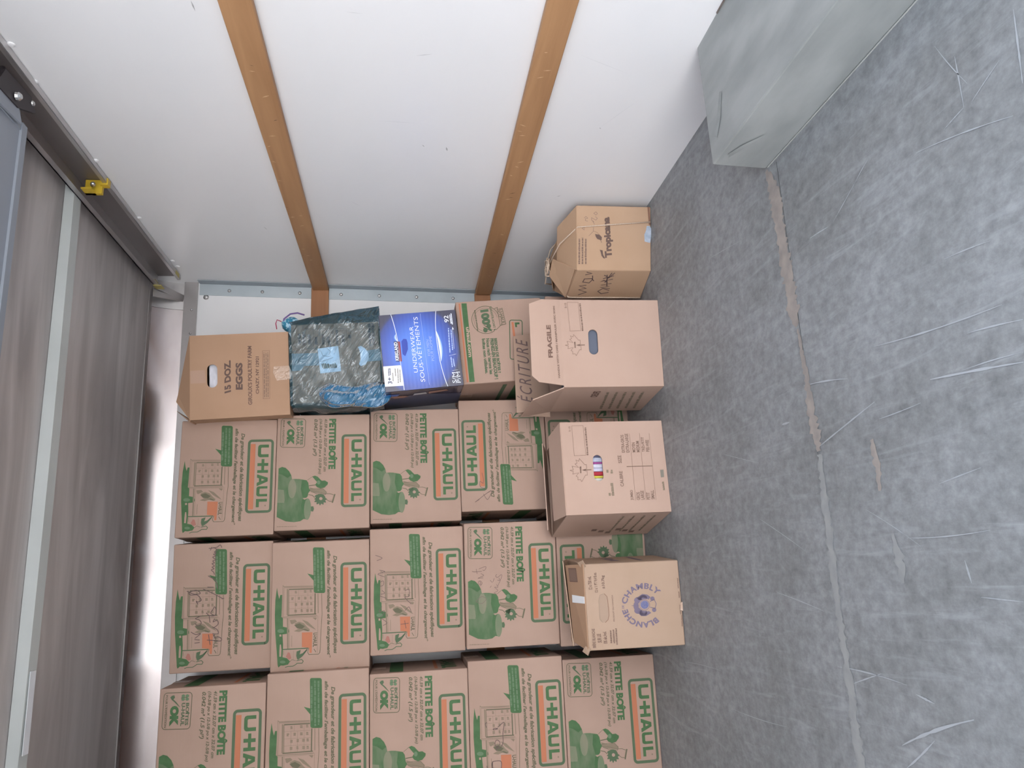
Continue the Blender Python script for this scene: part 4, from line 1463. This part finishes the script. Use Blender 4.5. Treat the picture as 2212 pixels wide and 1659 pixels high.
# front print
ux = (F[0] - F[1])
wj = ux.length
TC = [(1407, 584), (1406, 442), (1246, 441), (1250, 583)]
a = Art(TC, wj, jh, O=F[1], X=ux)
a.crop(1160, 430, 0.13264)
a.text('Tropicana', (1262, 940), (1212, 268), (1116, 955), DARKI, 0.055)
a.poly([(1030, 820), (1075, 830), (1085, 900), (1120, 965), (1090, 960), (1060, 920), (1045, 860)], DARKI)
a.poly([(950, 562), (1020, 570), (1060, 610), (1058, 660), (1040, 660), (990, 645), (965, 610)], DARKI)
a.line([(1040, 655), (1058, 705)], 1.4, DARKI)
a.line([(925, 512), (985, 535), (1020, 570)], 0.9, BROWN)
a.done('brand_lettering', t)
for k, x in enumerate((720, 770, 822)):
    a.words((x, 1058), (x - 6, 640 - 20 * (k == 1)), (x - 30, 1058), BROWN2, 60 + k)
a.done('fine_print', t)
for s in ([(850, 595), (920, 520), (925, 450)], [(780, 500), (740, 470), (780, 450), (770, 490)], [(830, 350), (790, 340), (790, 310), (830, 300), (800, 270), (770, 300)], [(930, 360), (890, 330), (890, 290), (960, 330), (985, 300), (950, 270)], [(960, 190), (985, 220), (960, 245), (925, 215), (960, 190)], [(940, 400), (910, 350)]):
    a.line(s, 1.1, MARK2)
a.done('handwriting', t)
ul = (F[1] - F[2])
a = Art(None, ul.length, jh, O=F[2], X=ul)
for s in ([(0.015, 0.232), (0.03, 0.205), (0.042, 0.235), (0.05, 0.21), (0.062, 0.236), (0.066, 0.212)], [(0.088, 0.19), (0.10, 0.20), (0.098, 0.225), (0.082, 0.228), (0.078, 0.205), (0.095, 0.196), (0.115, 0.20)], [(0.118, 0.226), (0.126, 0.205), (0.132, 0.224)],
          [(0.030, 0.125), (0.022, 0.150), (0.035, 0.165), (0.05, 0.150), (0.04, 0.125)], [(0.05, 0.125), (0.055, 0.16), (0.062, 0.13), (0.068, 0.16), (0.076, 0.125)], [(0.08, 0.14), (0.092, 0.155), (0.085, 0.165), (0.098, 0.125)], [(0.10, 0.16), (0.115, 0.125)], [(0.118, 0.16), (0.105, 0.14), (0.13, 0.125)], [(0.08, 0.15), (0.13, 0.135)], [(0.06, 0.138), (0.12, 0.15)]):
    a.line(s, 3.4, MARK)
a.done('handwriting', t)
ul2 = (F[2] - F[3])
a = Art(None, ul2.length, jh, O=F[3], X=ul2)
a.raw([(0.0, 0.07), (ul2.length, 0.07), (ul2.length, 0.12), (0, 0.12)], mat('greyish_tape', (0.33, 0.26, 0.25), 0.4), 0)
a.done('packing_tape', t)
a = Art(TC, wj, jh, O=F[1], X=ux)
a.crop(1160, 430, 0.13264)
a.poly([(1790, 415), (1845, 418), (1868, 470), (1868, 560), (1845, 700), (1755, 678), (1750, 560), (1775, 500)], TAPEG, 1)
a.done('grey_tape', t)
a.poly([(1800, 90), (1835, 95), (1850, 400), (1825, 400)], EDGE, 0)
a.done('worn_edge', t)
mb = MB()
e = Vector((0, 0, jh))
f0 = F[1] + ux * 0.48


def ontop(p, z):
    return Vector((p[0], p[1], z))


nfr = Vector((ux.y, -ux.x, 0)).normalized() * -1
nfr = nfr if nfr.y < 0 else -nfr
k1 = Vector((-0.045, 0.045, jh + 0.075))
b0 = F[1] + ux * 0.66 + nfr * 0.003
b1 = F[1] + ux * 0.76 + nfr * 0.004
mb.tube([b1 + Vector((0, 0, 0.002)), b1 * 0.5 + b0 * 0.5 + Vector((0, 0, jh * 0.5)) + nfr * 0.001, b0 + Vector((0, 0, jh - 0.002)), b0 * 0.6 + k1 * 0.4 + Vector((0, 0, 0.62 * jh + 0.012)), k1], 0.0022, TWINE)
side = F[2].lerp(F[1], 0.04)
ns = Vector((-1, -0.25, 0)).normalized() * 0.004
mb.tube([k1, k1 * 0.35 + side * 0.65 + Vector((0, 0, 0.66 * jh)), side + ns + Vector((0, 0, jh + 0.008)), side + ns * 1.2 + Vector((0, 0, jh * 0.9)), side + ns + Vector((0, 0, jh * 0.4)), side + ns + Vector((0, 0, 0.004))], 0.0026, TWINE)
mb.tube([k1, k1 + Vector((0.02, 0.07, -0.005)), F[4].lerp(F[5], 0.5) + Vector((0, 0, jh + 0.03)), F[5] + Vector((0.0, 0.0, jh))], 0.0022, TWINE)
mb.tube([k1, k1 + Vector((-0.04, 0.05, 0.0)), F[3] + Vector((0.02, -0.01, jh + 0.035))], 0.0022, TWINE)
for s in range(3):
    ph = s * 2.1
    mb.tube([k1 + Vector((0.022 * math.cos(ph + q * 0.9) * (0.4 + 0.2 * q), 0.022 * math.sin(ph + q * 0.9) * (0.4 + 0.2 * q), 0.004 * math.sin(q * 1.7))) for q in range(7)], 0.0024, TWINE)
mb.build('twine', t, smooth=True)['label'] = 'pale knotted twine'

# ---------------------------------------------------------------- the mixed stack between the cartons and the side wall
# hidden and half-hidden moving cartons (narrow end forward)
def end_carton(label, loc, rz, ry=0.0, W=GH, H=GH):
    t = thing('moving_carton', label, 'cardboard box', loc, rz, ry=ry, group='stacked moving cartons')
    carton(t, W, 0.40, H, CARD)
    return t


tb = end_carton('floor-level moving carton hidden behind the FRAGILE carton, under the green-banded one', (0.664, 2.60, 0.0005), 0.0, 0.0, 0.31, GH)
th_ = end_carton('moving carton with green band reading uhaul.com and round 100% jar mark', (0.6575, 2.590, GH + 0.001), -0.01, -0.062, 0.307, 0.314)
HC = [(1190, 816), (1174, 640), (989, 655), (1005, 830)]
a = Art(HC, 0.307, 0.314)
a.crop(960, 400, 0.28933)
a.poly([(146, 891), (184, 889), (241, 1466), (203, 1469)], GREEN)
a.poly([(125, 893), (137, 893), (197, 1469), (184, 1470)], ORANGE)
a.text('uhaul.com', (178, 1068), (198, 1288), (205, 1066), CARD2, 0.03, l=2)
a.done('green_band', th_)
a.line([(325 + 103 * math.cos(k * PI / 14 + 0.9), 1010 + 103 * math.sin(k * PI / 14 + 0.9)) for k in range(24)], 2.0, INK)
a.line([(325 + 88 * math.cos(k * PI / 14 + 0.9), 1010 + 88 * math.sin(k * PI / 14 + 0.9)) for k in range(24)], 1.0, INK)
a.line([(388, 925), (412, 915), (412, 940)], 1.8, INK)
a.line([(400, 1085), (440, 1045), (470, 1040)], 1.8, INK)
a.line([(412, 930), (448, 920), (474, 1038), (432, 1050), (412, 930)], 1.8, INK)
a.text('U-HAUL', (418, 935), (442, 1042), (446, 929), INK, 0.02)
a.text('100%', (283, 938), (308, 1108), (345, 928), OLIVE, 0.07)
a.text('GARANTIE-ACHAT &', (352, 912), (385, 1092), (368, 905), OLIVE, 0.02)
a.words((240, 940), (262, 1100), (250, 938), INK, 12)
a.done('jar_mark', th_)
a.text('BESOIN DE BOÎTES ?', (384, 1148), (412, 1402), (410, 1144), OLIVE, 0.05)
a.text('PRENEZ-EN BEAUCOUP !', (354, 1150), (386, 1448), (381, 1146), OLIVE, 0.05)
a.text('Nous rachèterons les', (324, 1150), (350, 1412), (349, 1147), OLIVE, 0.04)
a.text('boîtes non utilisées.', (294, 1152), (318, 1408), (318, 1149), OLIVE, 0.04)
a.done('slogan', th_)
a.rrect(502, 1008, 596, 1300, 16, 3.2, OLIVE)
a.poly([(516, 1024), (532, 1022), (560, 1285), (543, 1287)], ORANGE)
a.poly([(540, 1026), (575, 1024), (577, 1038), (556, 1040), (558, 1060), (545, 1060)], GREEN)
a.done('logo', th_)
a = Art(None, 0.40, GH, O=(0, 0.40, 0), X=(0, -1, 0))
a.raw([(0.10, 0.05), (0.36, 0.05), (0.36, 0.12), (0.10, 0.12)], GREEN, 1)
a.raw([(0.06, 0.15), (0.36, 0.15), (0.36, 0.165), (0.06, 0.165)], OLIVE, 1)
a.done('side_print', th_)

# blue underwear box
uw, ud, uh = 0.275, 0.32, 0.269
t = thing('underwear_box', 'glossy dark and bright blue UNDERWEAR box under the blue plastic bag', 'cardboard box', (0.625, 2.545, GH + 0.3145), -0.03, ry=-0.084)
NAVY = mat('navy_print', (0.035, 0.035, 0.075), 0.25, bump=0.10, bscale=(4, 4, 170))
m = bpy.data.materials.new('blue_glow_print')
m.use_nodes = True
n = m.node_tree
b = n.nodes['Principled BSDF']
b.inputs['Roughness'].default_value = 0.3
tcn = n.nodes.new('ShaderNodeTexCoord')
mpn = n.nodes.new('ShaderNodeMapping')
mpn.inputs['Location'].default_value = (-uw * 0.50 / 0.165, 0, -uh * 0.54 / 0.150)
mpn.inputs['Scale'].default_value = (1 / 0.165, 0.0, 1 / 0.150)
n.links.new(tcn.outputs['Object'], mpn.inputs[0])
ln = n.nodes.new('ShaderNodeVectorMath')
ln.operation = 'LENGTH'
n.links.new(mpn.outputs[0], ln.inputs[0])
rr = n.nodes.new('ShaderNodeValToRGB')
cr = rr.color_ramp
cr.elements[0].position = 0.0
cr.elements[0].color = (0.10, 0.27, 0.80, 1)
cr.elements[1].position = 1.0
cr.elements[1].color = (0.032, 0.032, 0.068, 1)
for pos, c in ((0.45, (0.055, 0.17, 0.68)), (0.72, (0.028, 0.085, 0.46)), (0.90, (0.022, 0.05, 0.26)), (0.955, (0.03, 0.035, 0.10))):
    e = cr.elements.new(pos)
    e.color = (*c, 1)
n.links.new(ln.outputs['Value'], rr.inputs[0])
n.links.new(rr.outputs[0], b.inputs['Base Color'])
wv = n.nodes.new('ShaderNodeTexWave')
wv.bands_direction = 'Z'
wv.inputs['Scale'].default_value = 24
n.links.new(tcn.outputs['Object'], wv.inputs[0])
bpn = n.nodes.new('ShaderNodeBump')
bpn.inputs['Strength'].default_value = 0.05
bpn.inputs['Distance'].default_value = 0.002
n.links.new(wv.outputs[0], bpn.inputs['Height'])
n.links.new(bpn.outputs[0], b.inputs['Normal'])
mb = MB()
mb.box(0, uw, 0.001, ud, 0, uh, NAVY)
mb.build('body', t, bevel=0.003)
UC = [(1003, 829), (987, 665), (820, 680), (834, 849)]
mb = MB()
mb.add([(0.001, 0, 0.001), (uw - 0.001, 0, 0.001), (uw - 0.001, 0, uh - 0.001), (0.001, 0, uh - 0.001)], [(0, 1, 2, 3)], m)
mb.build('front_print', t)
WHI = mat('white_ink', (0.75, 0.80, 0.92), 0.4)
PALB = mat('pale_blue_ink', (0.40, 0.52, 0.90), 0.4)
RED = mat('dark_red_ink', (0.25, 0.02, 0.04), 0.4)
NIN = mat('navy_ink', (0.02, 0.03, 0.10), 0.4)
GLOW1 = mat('halo_blue', (0.17, 0.36, 0.86), 0.35)
GLOW2 = mat('halo_pale', (0.45, 0.60, 0.95), 0.35)
a = Art(UC, uw, uh)
a.crop(600, 650, 0.18535)
a.lift = 0.001


def curve(p0, p1, p2, n=14):
    return [((1 - s) ** 2 * p0[0] + 2 * s * (1 - s) * p1[0] + s * s * p2[0], (1 - s) ** 2 * p0[1] + 2 * s * (1 - s) * p1[1] + s * s * p2[1]) for s in [i / n for i in range(n + 1)]]


# pale flares where the curved lines meet the glow, in nested tones
for sc_, mm, l_ in ((1.0, GLOW1, 0), (0.62, GLOW2, 1), (0.3, WHI, 2)):
    a.poly(curve((1860, 330), (1900, 560), (1915, 700)) + curve((1915, 700), (1925 + 50 * sc_, 520), (1860, 330))[1:-1], mm, l_)
    a.poly(curve((1395, 380), (1380, 420), (1420, 480)) + curve((1420, 480), (1385 - 50 * sc_, 430), (1395, 380))[1:-1], mm, l_)
a.line(curve((1330, 140), (1420, 400), (1440, 700)) + curve((1440, 700), (1470, 900), (1482, 1040))[1:], 2.0, WHI, 3)
a.line(curve((1862, 100), (1840, 350), (1905, 700)) + curve((1905, 700), (1950, 900), (1990, 985))[1:], 2.0, WHI, 3)
a.line([(1680, 138), (1776, 972)], 0.9, PALB, 3)
a.done('curved_stripes', t)
a.text('UNDERWEAR', (1645, 832), (1595, 292), (1600, 832), WHI, -0.005, l=3)
a.text('SOUS-VÊTEMENTS', (1728, 938), (1648, 178), (1665, 940), WHI, -0.005, l=3)
a.text('FOR MEN', (1795, 632), (1775, 445), (1765, 634), PALB, -0.01, l=3)
a.text('POUR HOMME', (1838, 690), (1808, 400), (1808, 692), PALB, -0.01, l=3)
a.done('title_lettering', t)
a.text('92', (2015, 235), (2005, 155), (1962, 238), WHI, 0.01, l=3)
a.text('S/M', (2092, 945), (2085, 820), (2045, 945), WHI, 0.0, l=3)
a.text('P/M', (2140, 938), (2130, 812), (2096, 940), WHI, 0.0, l=3)
for k, (x, y0, y1) in enumerate(((2042, 250, 145), (2058, 260, 130), (2025, 590, 300), (2055, 560, 320), (2050, 760, 640), (2075, 750, 660))):
    a.words((x, y0), (x - 14, y1), (x - 14, y0), WHI if k < 2 else PALB, 70 + k, 3)
a.line([(2068, 545), (2052, 300)], 1.0, WHI, 3)
a.poly([(2048, 320), (2052, 285), (2068, 318)], WHI, 3)
a.line([(2010, 628), (2090, 605)], 0.8, WHI, 3)
a.line([(2045, 800), (2110, 790)], 0.8, WHI, 3)
a.done('size_lettering', t)
a.poly([(1366, 472), (1410, 470), (1430, 705), (1392, 706)], NIN, 3)
a.poly([(1410, 470), (1440, 472), (1460, 705), (1430, 705)], RED, 3)
a.text('KIRKLAND', (1425, 695), (1408, 480), (1384, 696), WHI, 0.03, l=4)
a.done('brand_patch', t)
a.poly([(1238, 770), (1440, 750), (1455, 780), (1478, 990), (1258, 1008)], mat('sticker_white', (0.80, 0.82, 0.88), 0.4), 4)
a.text('3+', (1345, 972), (1335, 895), (1295, 975), NIN, 0.02, l=5)
for k, (x, y0, y1) in enumerate(((1312, 880, 790), (1328, 870, 785), (1360, 940, 840), (1390, 880, 790), (1420, 960, 790), (1445, 950, 800))):
    a.words((x, y0), (x - 6, y1), (x - 12, y0), NIN if k < 2 else GREYI, 80 + k, 5)
a.done('sticker', t)
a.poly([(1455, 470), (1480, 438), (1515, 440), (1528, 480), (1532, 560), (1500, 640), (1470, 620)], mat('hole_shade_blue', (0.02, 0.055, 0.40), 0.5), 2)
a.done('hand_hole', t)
a = Art(None, ud, uh, O=(0, ud, 0), X=(0, -1, 0))
SLT = mat('slate_print', (0.07, 0.075, 0.13), 0.3)
a.raw([(0.0, 0.0), (0.19, 0.0), (0.24, 0.14), (0.21, 0.28), (0.0, 0.28)], SLT, 0)
SKIN = mat('photo_print_tan', (0.30, 0.15, 0.11), 0.4)
a.raw([(0.20, 0.24), (0.23, 0.255), (0.24, 0.235), (0.235, 0.20), (0.215, 0.19), (0.20, 0.205)], SKIN, 1)
a.raw([(0.22, 0.28), (0.28, 0.275), (0.27, 0.22), (0.24, 0.23)], mat('photo_print_blue', (0.03, 0.10, 0.40), 0.4), 1)
a.raw([(0.23, 0.175), (0.26, 0.17), (0.265, 0.13), (0.24, 0.125)], mat('photo_print_pale', (0.45, 0.45, 0.50), 0.4), 1)
a.raw([(0.235, 0.12), (0.27, 0.12), (0.285, 0.06), (0.26, 0.05)], SKIN, 1)
a.done('side_photo_print', t)

# box inside translucent blue bag
ew, ed_, eh = 0.285, 0.27, 0.303
zb = 0.9125
t = thing('bagged_carton', 'egg carton wrapped in the translucent blue plastic bag, white label showing', 'cardboard box', (0.597, 2.62, zb + 0.004), -0.01, ry=-0.045)
mb = MB()
mb.box(0, ew, 0, ed_, 0, eh, CARD3)
mb.build('body', t, bevel=0.004)
BCn = [(820, 848), (822, 692), (627, 703), (633, 882)]
a = Art([(822, 862), (820, 692), (627, 703), (633, 872)], ew, eh)
a.crop(600, 650, 0.18535)
TPW = mat('pale_tape', (0.30, 0.32, 0.32), 0.4)
a.poly([(160, 628), (460, 618), (475, 762), (300, 770), (280, 820), (165, 830)], TPW, 0)
a.poly([(1000, 590), (1190, 560), (1215, 700), (1040, 715)], TPW, 0)
a.done('packing_tape', t)
a.poly([(458, 568), (700, 532), (732, 828), (490, 856)], WHITE, 1)
a.poly([(935, 545), (970, 528), (1020, 560), (1058, 620), (1058, 680), (1020, 750), (960, 768), (942, 745), (962, 690), (958, 600)], WHITE, 1)
a.done('white_label', t)
for k, (x, y0, y1) in enumerate(((250, 390, 520), (300, 375, 530), (365, 400, 520), (445, 430, 520), (525, 395, 520), (590, 420, 500), (600, 470, 540), (690, 340, 520), (760, 400, 520), (840, 400, 440), (1080, 260, 540), (1120, 250, 520))):
    a.words((x - 18, y0), (x - 14, y1), (x + 18, y0), BROWN, 90 + k, 0)
for p in ([(318, 335), (800, 325), (808, 530), (325, 570), (318, 335)], [(408, 332), (415, 560)], [(485, 330), (492, 555)], [(560, 330), (568, 548)], [(640, 328), (648, 540)], [(720, 328), (728, 535)]):
    a.line(p, 0.9, BROWN, 0)
for s in ([(495, 590), (520, 650), (600, 660)], [(570, 560), (610, 600), (590, 640)], [(480, 720), (560, 700), (640, 670)]):
    a.line(s, 1.0, MARK2, 2)
a.words((520, 800), (690, 790), (500, 740), FAINT, 5, 2)
a.done('printed_chart', t)

# the bag: a wrinkled skin pulled over that carton
bagm = bpy.data.materials.new('translucent_blue_plastic')
bagm.use_nodes = True
n = bagm.node_tree
n.nodes.remove(n.nodes['Principled BSDF'])
out = n.nodes['Material Output']
tr_ = n.nodes.new('ShaderNodeBsdfTransparent')
tr_.inputs[0].default_value = (0.635, 0.765, 0.87, 1)
gl = n.nodes.new('ShaderNodeBsdfGlossy')
gl.inputs['Roughness'].default_value = 0.2
gl.inputs['Color'].default_value = (0.9, 0.95, 1, 1)
df = n.nodes.new('ShaderNodeBsdfDiffuse')
df.inputs[0].default_value = (0.03, 0.38, 0.55, 1)
fr = n.nodes.new('ShaderNodeFresnel')
fr.inputs[0].default_value = 1.6
m1 = n.nodes.new('ShaderNodeMixShader')
m1.inputs[0].default_value = 0.075
m2 = n.nodes.new('ShaderNodeMixShader')
tx = n.nodes.new('ShaderNodeTexCoord')
mpx = n.nodes.new('ShaderNodeMapping')
mpx.inputs['Rotation'].default_value = (0, -0.67, 0)
mpy = n.nodes.new('ShaderNodeMapping')
mpy.inputs['Scale'].default_value = (9, 14, 42)
nz = n.nodes.new('ShaderNodeTexNoise')
nz.inputs['Scale'].default_value = 1
nz.inputs['Detail'].default_value = 3
nz.inputs['Distortion'].default_value = 0.8
bpx = n.nodes.new('ShaderNodeBump')
bpx.inputs['Strength'].default_value = 1.0
bpx.inputs['Distance'].default_value = 0.016
n.links.new(tx.outputs['Object'], mpx.inputs[0])
n.links.new(mpx.outputs[0], mpy.inputs[0])
n.links.new(mpy.outputs[0], nz.inputs['Vector'])
n.links.new(nz.outputs[0], bpx.inputs['Height'])
n.links.new(bpx.outputs[0], gl.inputs['Normal'])
n.links.new(bpx.outputs[0], fr.inputs['Normal'])
n.links.new(tr_.outputs[0], m1.inputs[1])
n.links.new(df.outputs[0], m1.inputs[2])
n.links.new(fr.outputs[0], m2.inputs[0])
n.links.new(m1.outputs[0], m2.inputs[1])
n.links.new(gl.outputs[0], m2.inputs[2])
n.links.new(m2.outputs[0], out.inputs[0])
bagm2 = bagm.copy()
bagm2.name = 'gathered_blue_plastic'
for nd in bagm2.node_tree.nodes:
    if nd.type == 'BSDF_DIFFUSE':
        nd.inputs[0].default_value = (0.01, 0.20, 0.42, 1)
    if nd.type == 'MIX_SHADER' and not nd.inputs[0].is_linked:
        nd.inputs[0].default_value = 0.42
bag = thing('plastic_bag', 'wrinkled translucent blue plastic bag pulled over a carton, between eggs and underwear boxes', 'plastic bag', (0.597, 2.62, zb), -0.01, ry=-0.045)
NX, NZ = 44, 40
r3 = random.Random(8)


def wr_(x, z):
    return 0.0022 * math.sin(70 * (x * 0.55 - z * 0.83) + 3 * math.sin(21 * x)) + 0.0018 * math.sin(120 * (x * 0.4 - z * 0.9) + 1.3 + 2 * math.sin(30 * z)) * (0.4 + 0.6 * max(0, 1 - x / 0.2))


def right_edge(z):      # bag bulges out on the wall side, more towards the bottom
    s = max(0.0, min(1.0, 1 - z / eh))
    return ew + 0.010 + 0.052 * s ** 0.8


def left_edge(z):
    s = max(0.0, min(1.0, 1 - z / eh))
    return -0.006 - 0.020 * math.sin(PI * min(1, s)) * 0.6


vs = []
for j in range(NZ + 1):
    z = -0.001 + (eh + 0.012) * j / NZ
    xl, xr = left_edge(z), right_edge(z)
    ring = []
    for i in range(NX + 1):                 # front
        x = xl + (xr - xl) * i / NX
        over = max(0, x - ew) / 0.05
        y = -0.0065 + wr_(x, z) * 0.9 + 0.018 * over
        ring.append((x, y, z))
    for i in range(1, 9):                   # right side
        ring.append((xr + 0.006 * math.sin(i * 1.3 + z * 40), 0.020 + (ed_ - 0.012) * i / 8, z))
    for i in range(1, 9):                   # back
        ring.append((xr + (xl - xr) * i / 8, ed_ + 0.010, z))
    for i in range(1, 8):                   # left side
        ring.append((xl - 0.006 + 0.004 * math.sin(i * 2 + z * 60), ed_ + (-ed_) * i / 8, z))
    vs += ring
q = len(vs) // (NZ + 1)
fs = [(j * q + i, j * q + (i + 1) % q, (j + 1) * q + (i + 1) % q, (j + 1) * q + i) for j in range(NZ) for i in range(q) if not (NX + 9 <= i < NX + 16)]
mb = MB()
mb.add(vs, fs, bagm)
mb.build('film', bag, smooth=True)
# gathered, knotted mouth of the bag on the near side
mb = MB()
NA, NB = 40, 34
vs = []
for j in range(NB + 1):
    s = j / NB
    z = 0.215 - 0.235 * s + 0.01 * math.sin(5 * s)
    rad = 0.010 + 0.034 * math.sin(PI * min(1, s * 0.86 + 0.06)) + (0.010 * math.sin(9 * s))
    cxx = 0.030 - 0.022 * math.sin(PI * s * 0.9)
    for i in range(NA):
        an = 2 * PI * i / NA
        rr_ = rad * (1 + 0.16 * math.sin(3 * an + 4 * s) + 0.10 * math.sin(7 * an - 5 * s))
        vs.append((cxx + rr_ * 0.95 * math.cos(an), -0.014 + rr_ * 0.42 * math.sin(an), z))
fs = [(j * NA + i, j * NA + (i + 1) % NA, (j + 1) * NA + (i + 1) % NA, (j + 1) * NA + i) for j in range(NB) for i in range(NA)]
fs.append(tuple(range(NA)))
fs.append(tuple(range(NB * NA, NB * NA + NA)))
mb.add(vs, fs, bagm2)
mb.build('gathered_end', bag, smooth=True)

# small patterned pouch poking out above the bag
t = thing('cloth_pouch', 'small blue patterned cloth pouch with purple trim behind the eggs box', 'pouch', (0.918, 2.74, zb + eh + 0.004))
PAT = mat('blue_patterned_cloth', (0.03, 0.22, 0.36), 0.7, col2=(0.40, 0.62, 0.75), scale=(90, 90, 90), fac=(0.48, 0.56))
mb = MB()
vs = []
for j in range(7):
    s = j / 6
    for i in range(12):
        an = 2 * PI * i / 12
        r_ = 0.030 * math.sin(PI * (0.18 + 0.7 * s)) + 0.002 * math.sin(3 * an + j)
        vs.append((r_ * math.cos(an) - 0.01, 0.022 * math.sin(an), 0.06 * s))
mb.add(vs, [(j * 12 + i, j * 12 + (i + 1) % 12, (j + 1) * 12 + (i + 1) % 12, (j + 1) * 12 + i) for j in range(6) for i in range(12)] + [tuple(range(12)), tuple(range(72, 84))], PAT)
mb.build('pouch_cloth', t, smooth=True)
mb = MB()
mb.tube([(0.022, -0.02, -0.02), (0.030, -0.02, 0.005), (0.026, -0.02, 0.030), (0.008, -0.018, 0.052), (-0.014, -0.012, 0.058)], 0.003, mat('purple_trim', (0.16, 0.10, 0.28), 0.6))
mb.build('trim', t, smooth=True)
mb = MB()
mb.tube([(0.0, -0.01, 0.062), (0.006, -0.012, 0.078), (-0.008, -0.012, 0.082), (-0.03, -0.012, 0.078)], 0.0018, mat('red_cord', (0.42, 0.03, 0.10), 0.6))
mb.build('cord', t, smooth=True)

# box of eggs on top
gw, gd, gh = 0.295, 0.26, 0.329
zg = zb + eh + 0.014
t = thing('egg_carton', 'tan 15 DOZ. EGGS carton topping the mixed stack, one top flap raised', 'cardboard box', (0.551, 2.64, zg), -0.045, group='egg cartons', ry=-0.043)
EC = [(627, 897), (618, 718), (407, 725), (408, 906)]
a = Art(EC, gw, gh)
a.crop(0, 400, 0.28933)
hc = a.P((1575, 1420))
egg_carton(t, gw, gd, gh, CARD3, hc[0], hc[1], 0.082, 0.034)
a.text('15 DOZ.', (1718, 1550), (1712, 1305), (1668, 1553), DARKI, 0.05, -0.2)
a.text('EGGS', (1805, 1525), (1800, 1325), (1752, 1525), DARKI, 0.05)
a.done('eggs_lettering', t)
a.text("GIROUX'S POULTRY FARM", (1878, 1640), (1866, 1202), (1846, 1640), BROWN, 0.03)
a.text('CHAZY, NY 12921', (1932, 1558), (1926, 1280), (1903, 1558), BROWN, 0.03)
a.line([(1948, 1238), (2000, 1236), (2010, 1595), (1960, 1597), (1948, 1238)], 0.8, BROWN)
for k in range(3):
    a.words((1972 + 14 * k, 1585), (1962 + 14 * k, 1250), (1966 + 14 * k, 1585), BROWN2, 100 + k)
a.done('farm_lettering', t)
a.poly([(1412, 1380), (1520, 1376), (1528, 1472), (1415, 1476)], TAPE, 0)
a.done('brown_tape', t)
a.poly([(2035, 1355), (2150, 1350), (2172, 1400), (2168, 1450), (2060, 1460), (2030, 1400)], TAPEC, 0)
a.done('clear_tape', t)
mb = MB()
mb.slab([(0.0, gd - 0.01, gh), (0.0, 0.004, gh), (-0.002, 0.004, gh + 0.004), (0.05, 0.08, gh + 0.065)], 0.003, CARD3)
mb.slab([(0.0, 0.002, gh), (gw, 0.002, gh), (gw, 0.004, gh + 0.002), (0.10, 0.05, gh + 0.052), (0.075, 0.05, gh + 0.058)], -0.003, CARD3)
mb.build('raised_flap', t)
mb = MB()
mb.slab([(gw - 0.001, 0.006, gh - 0.002), (gw - 0.001, gd - 0.006, gh - 0.002), (gw * 0.52, gd - 0.006, gh - 0.006), (gw * 0.52, 0.006, gh - 0.006)], -0.003, CARD3)
mb.build('right_flap', t)
ct = thing('cloth_bundle', 'white and pink cloth seen through the hand hole of the eggs carton', 'cloth', (0.569, 2.656, zg + 0.012), -0.045, ry=-0.043)
for k, (z0, z1, c) in enumerate(((0.10, 0.212, (0.70, 0.70, 0.78)), (0.214, 0.222, (0.05, 0.03, 0.05)), (0.223, 0.26, (0.72, 0.72, 0.80)))):
    mb = MB()
    mb.box(0.02, 0.24, 0.004, 0.2, z0, z1, mat('bundle_cloth', c, 0.8, col2=tuple(v * 0.8 for v in c), scale=(30, 30, 60)))
    mb.build('fold', ct, bevel=0.004)
mb = MB()
mb.box(0.055, 0.085, -0.001, 0.01, 0.185, 0.235, mat('pink_cloth', (0.55, 0.10, 0.20), 0.8))
mb.build('pink_fold', ct, bevel=0.003)
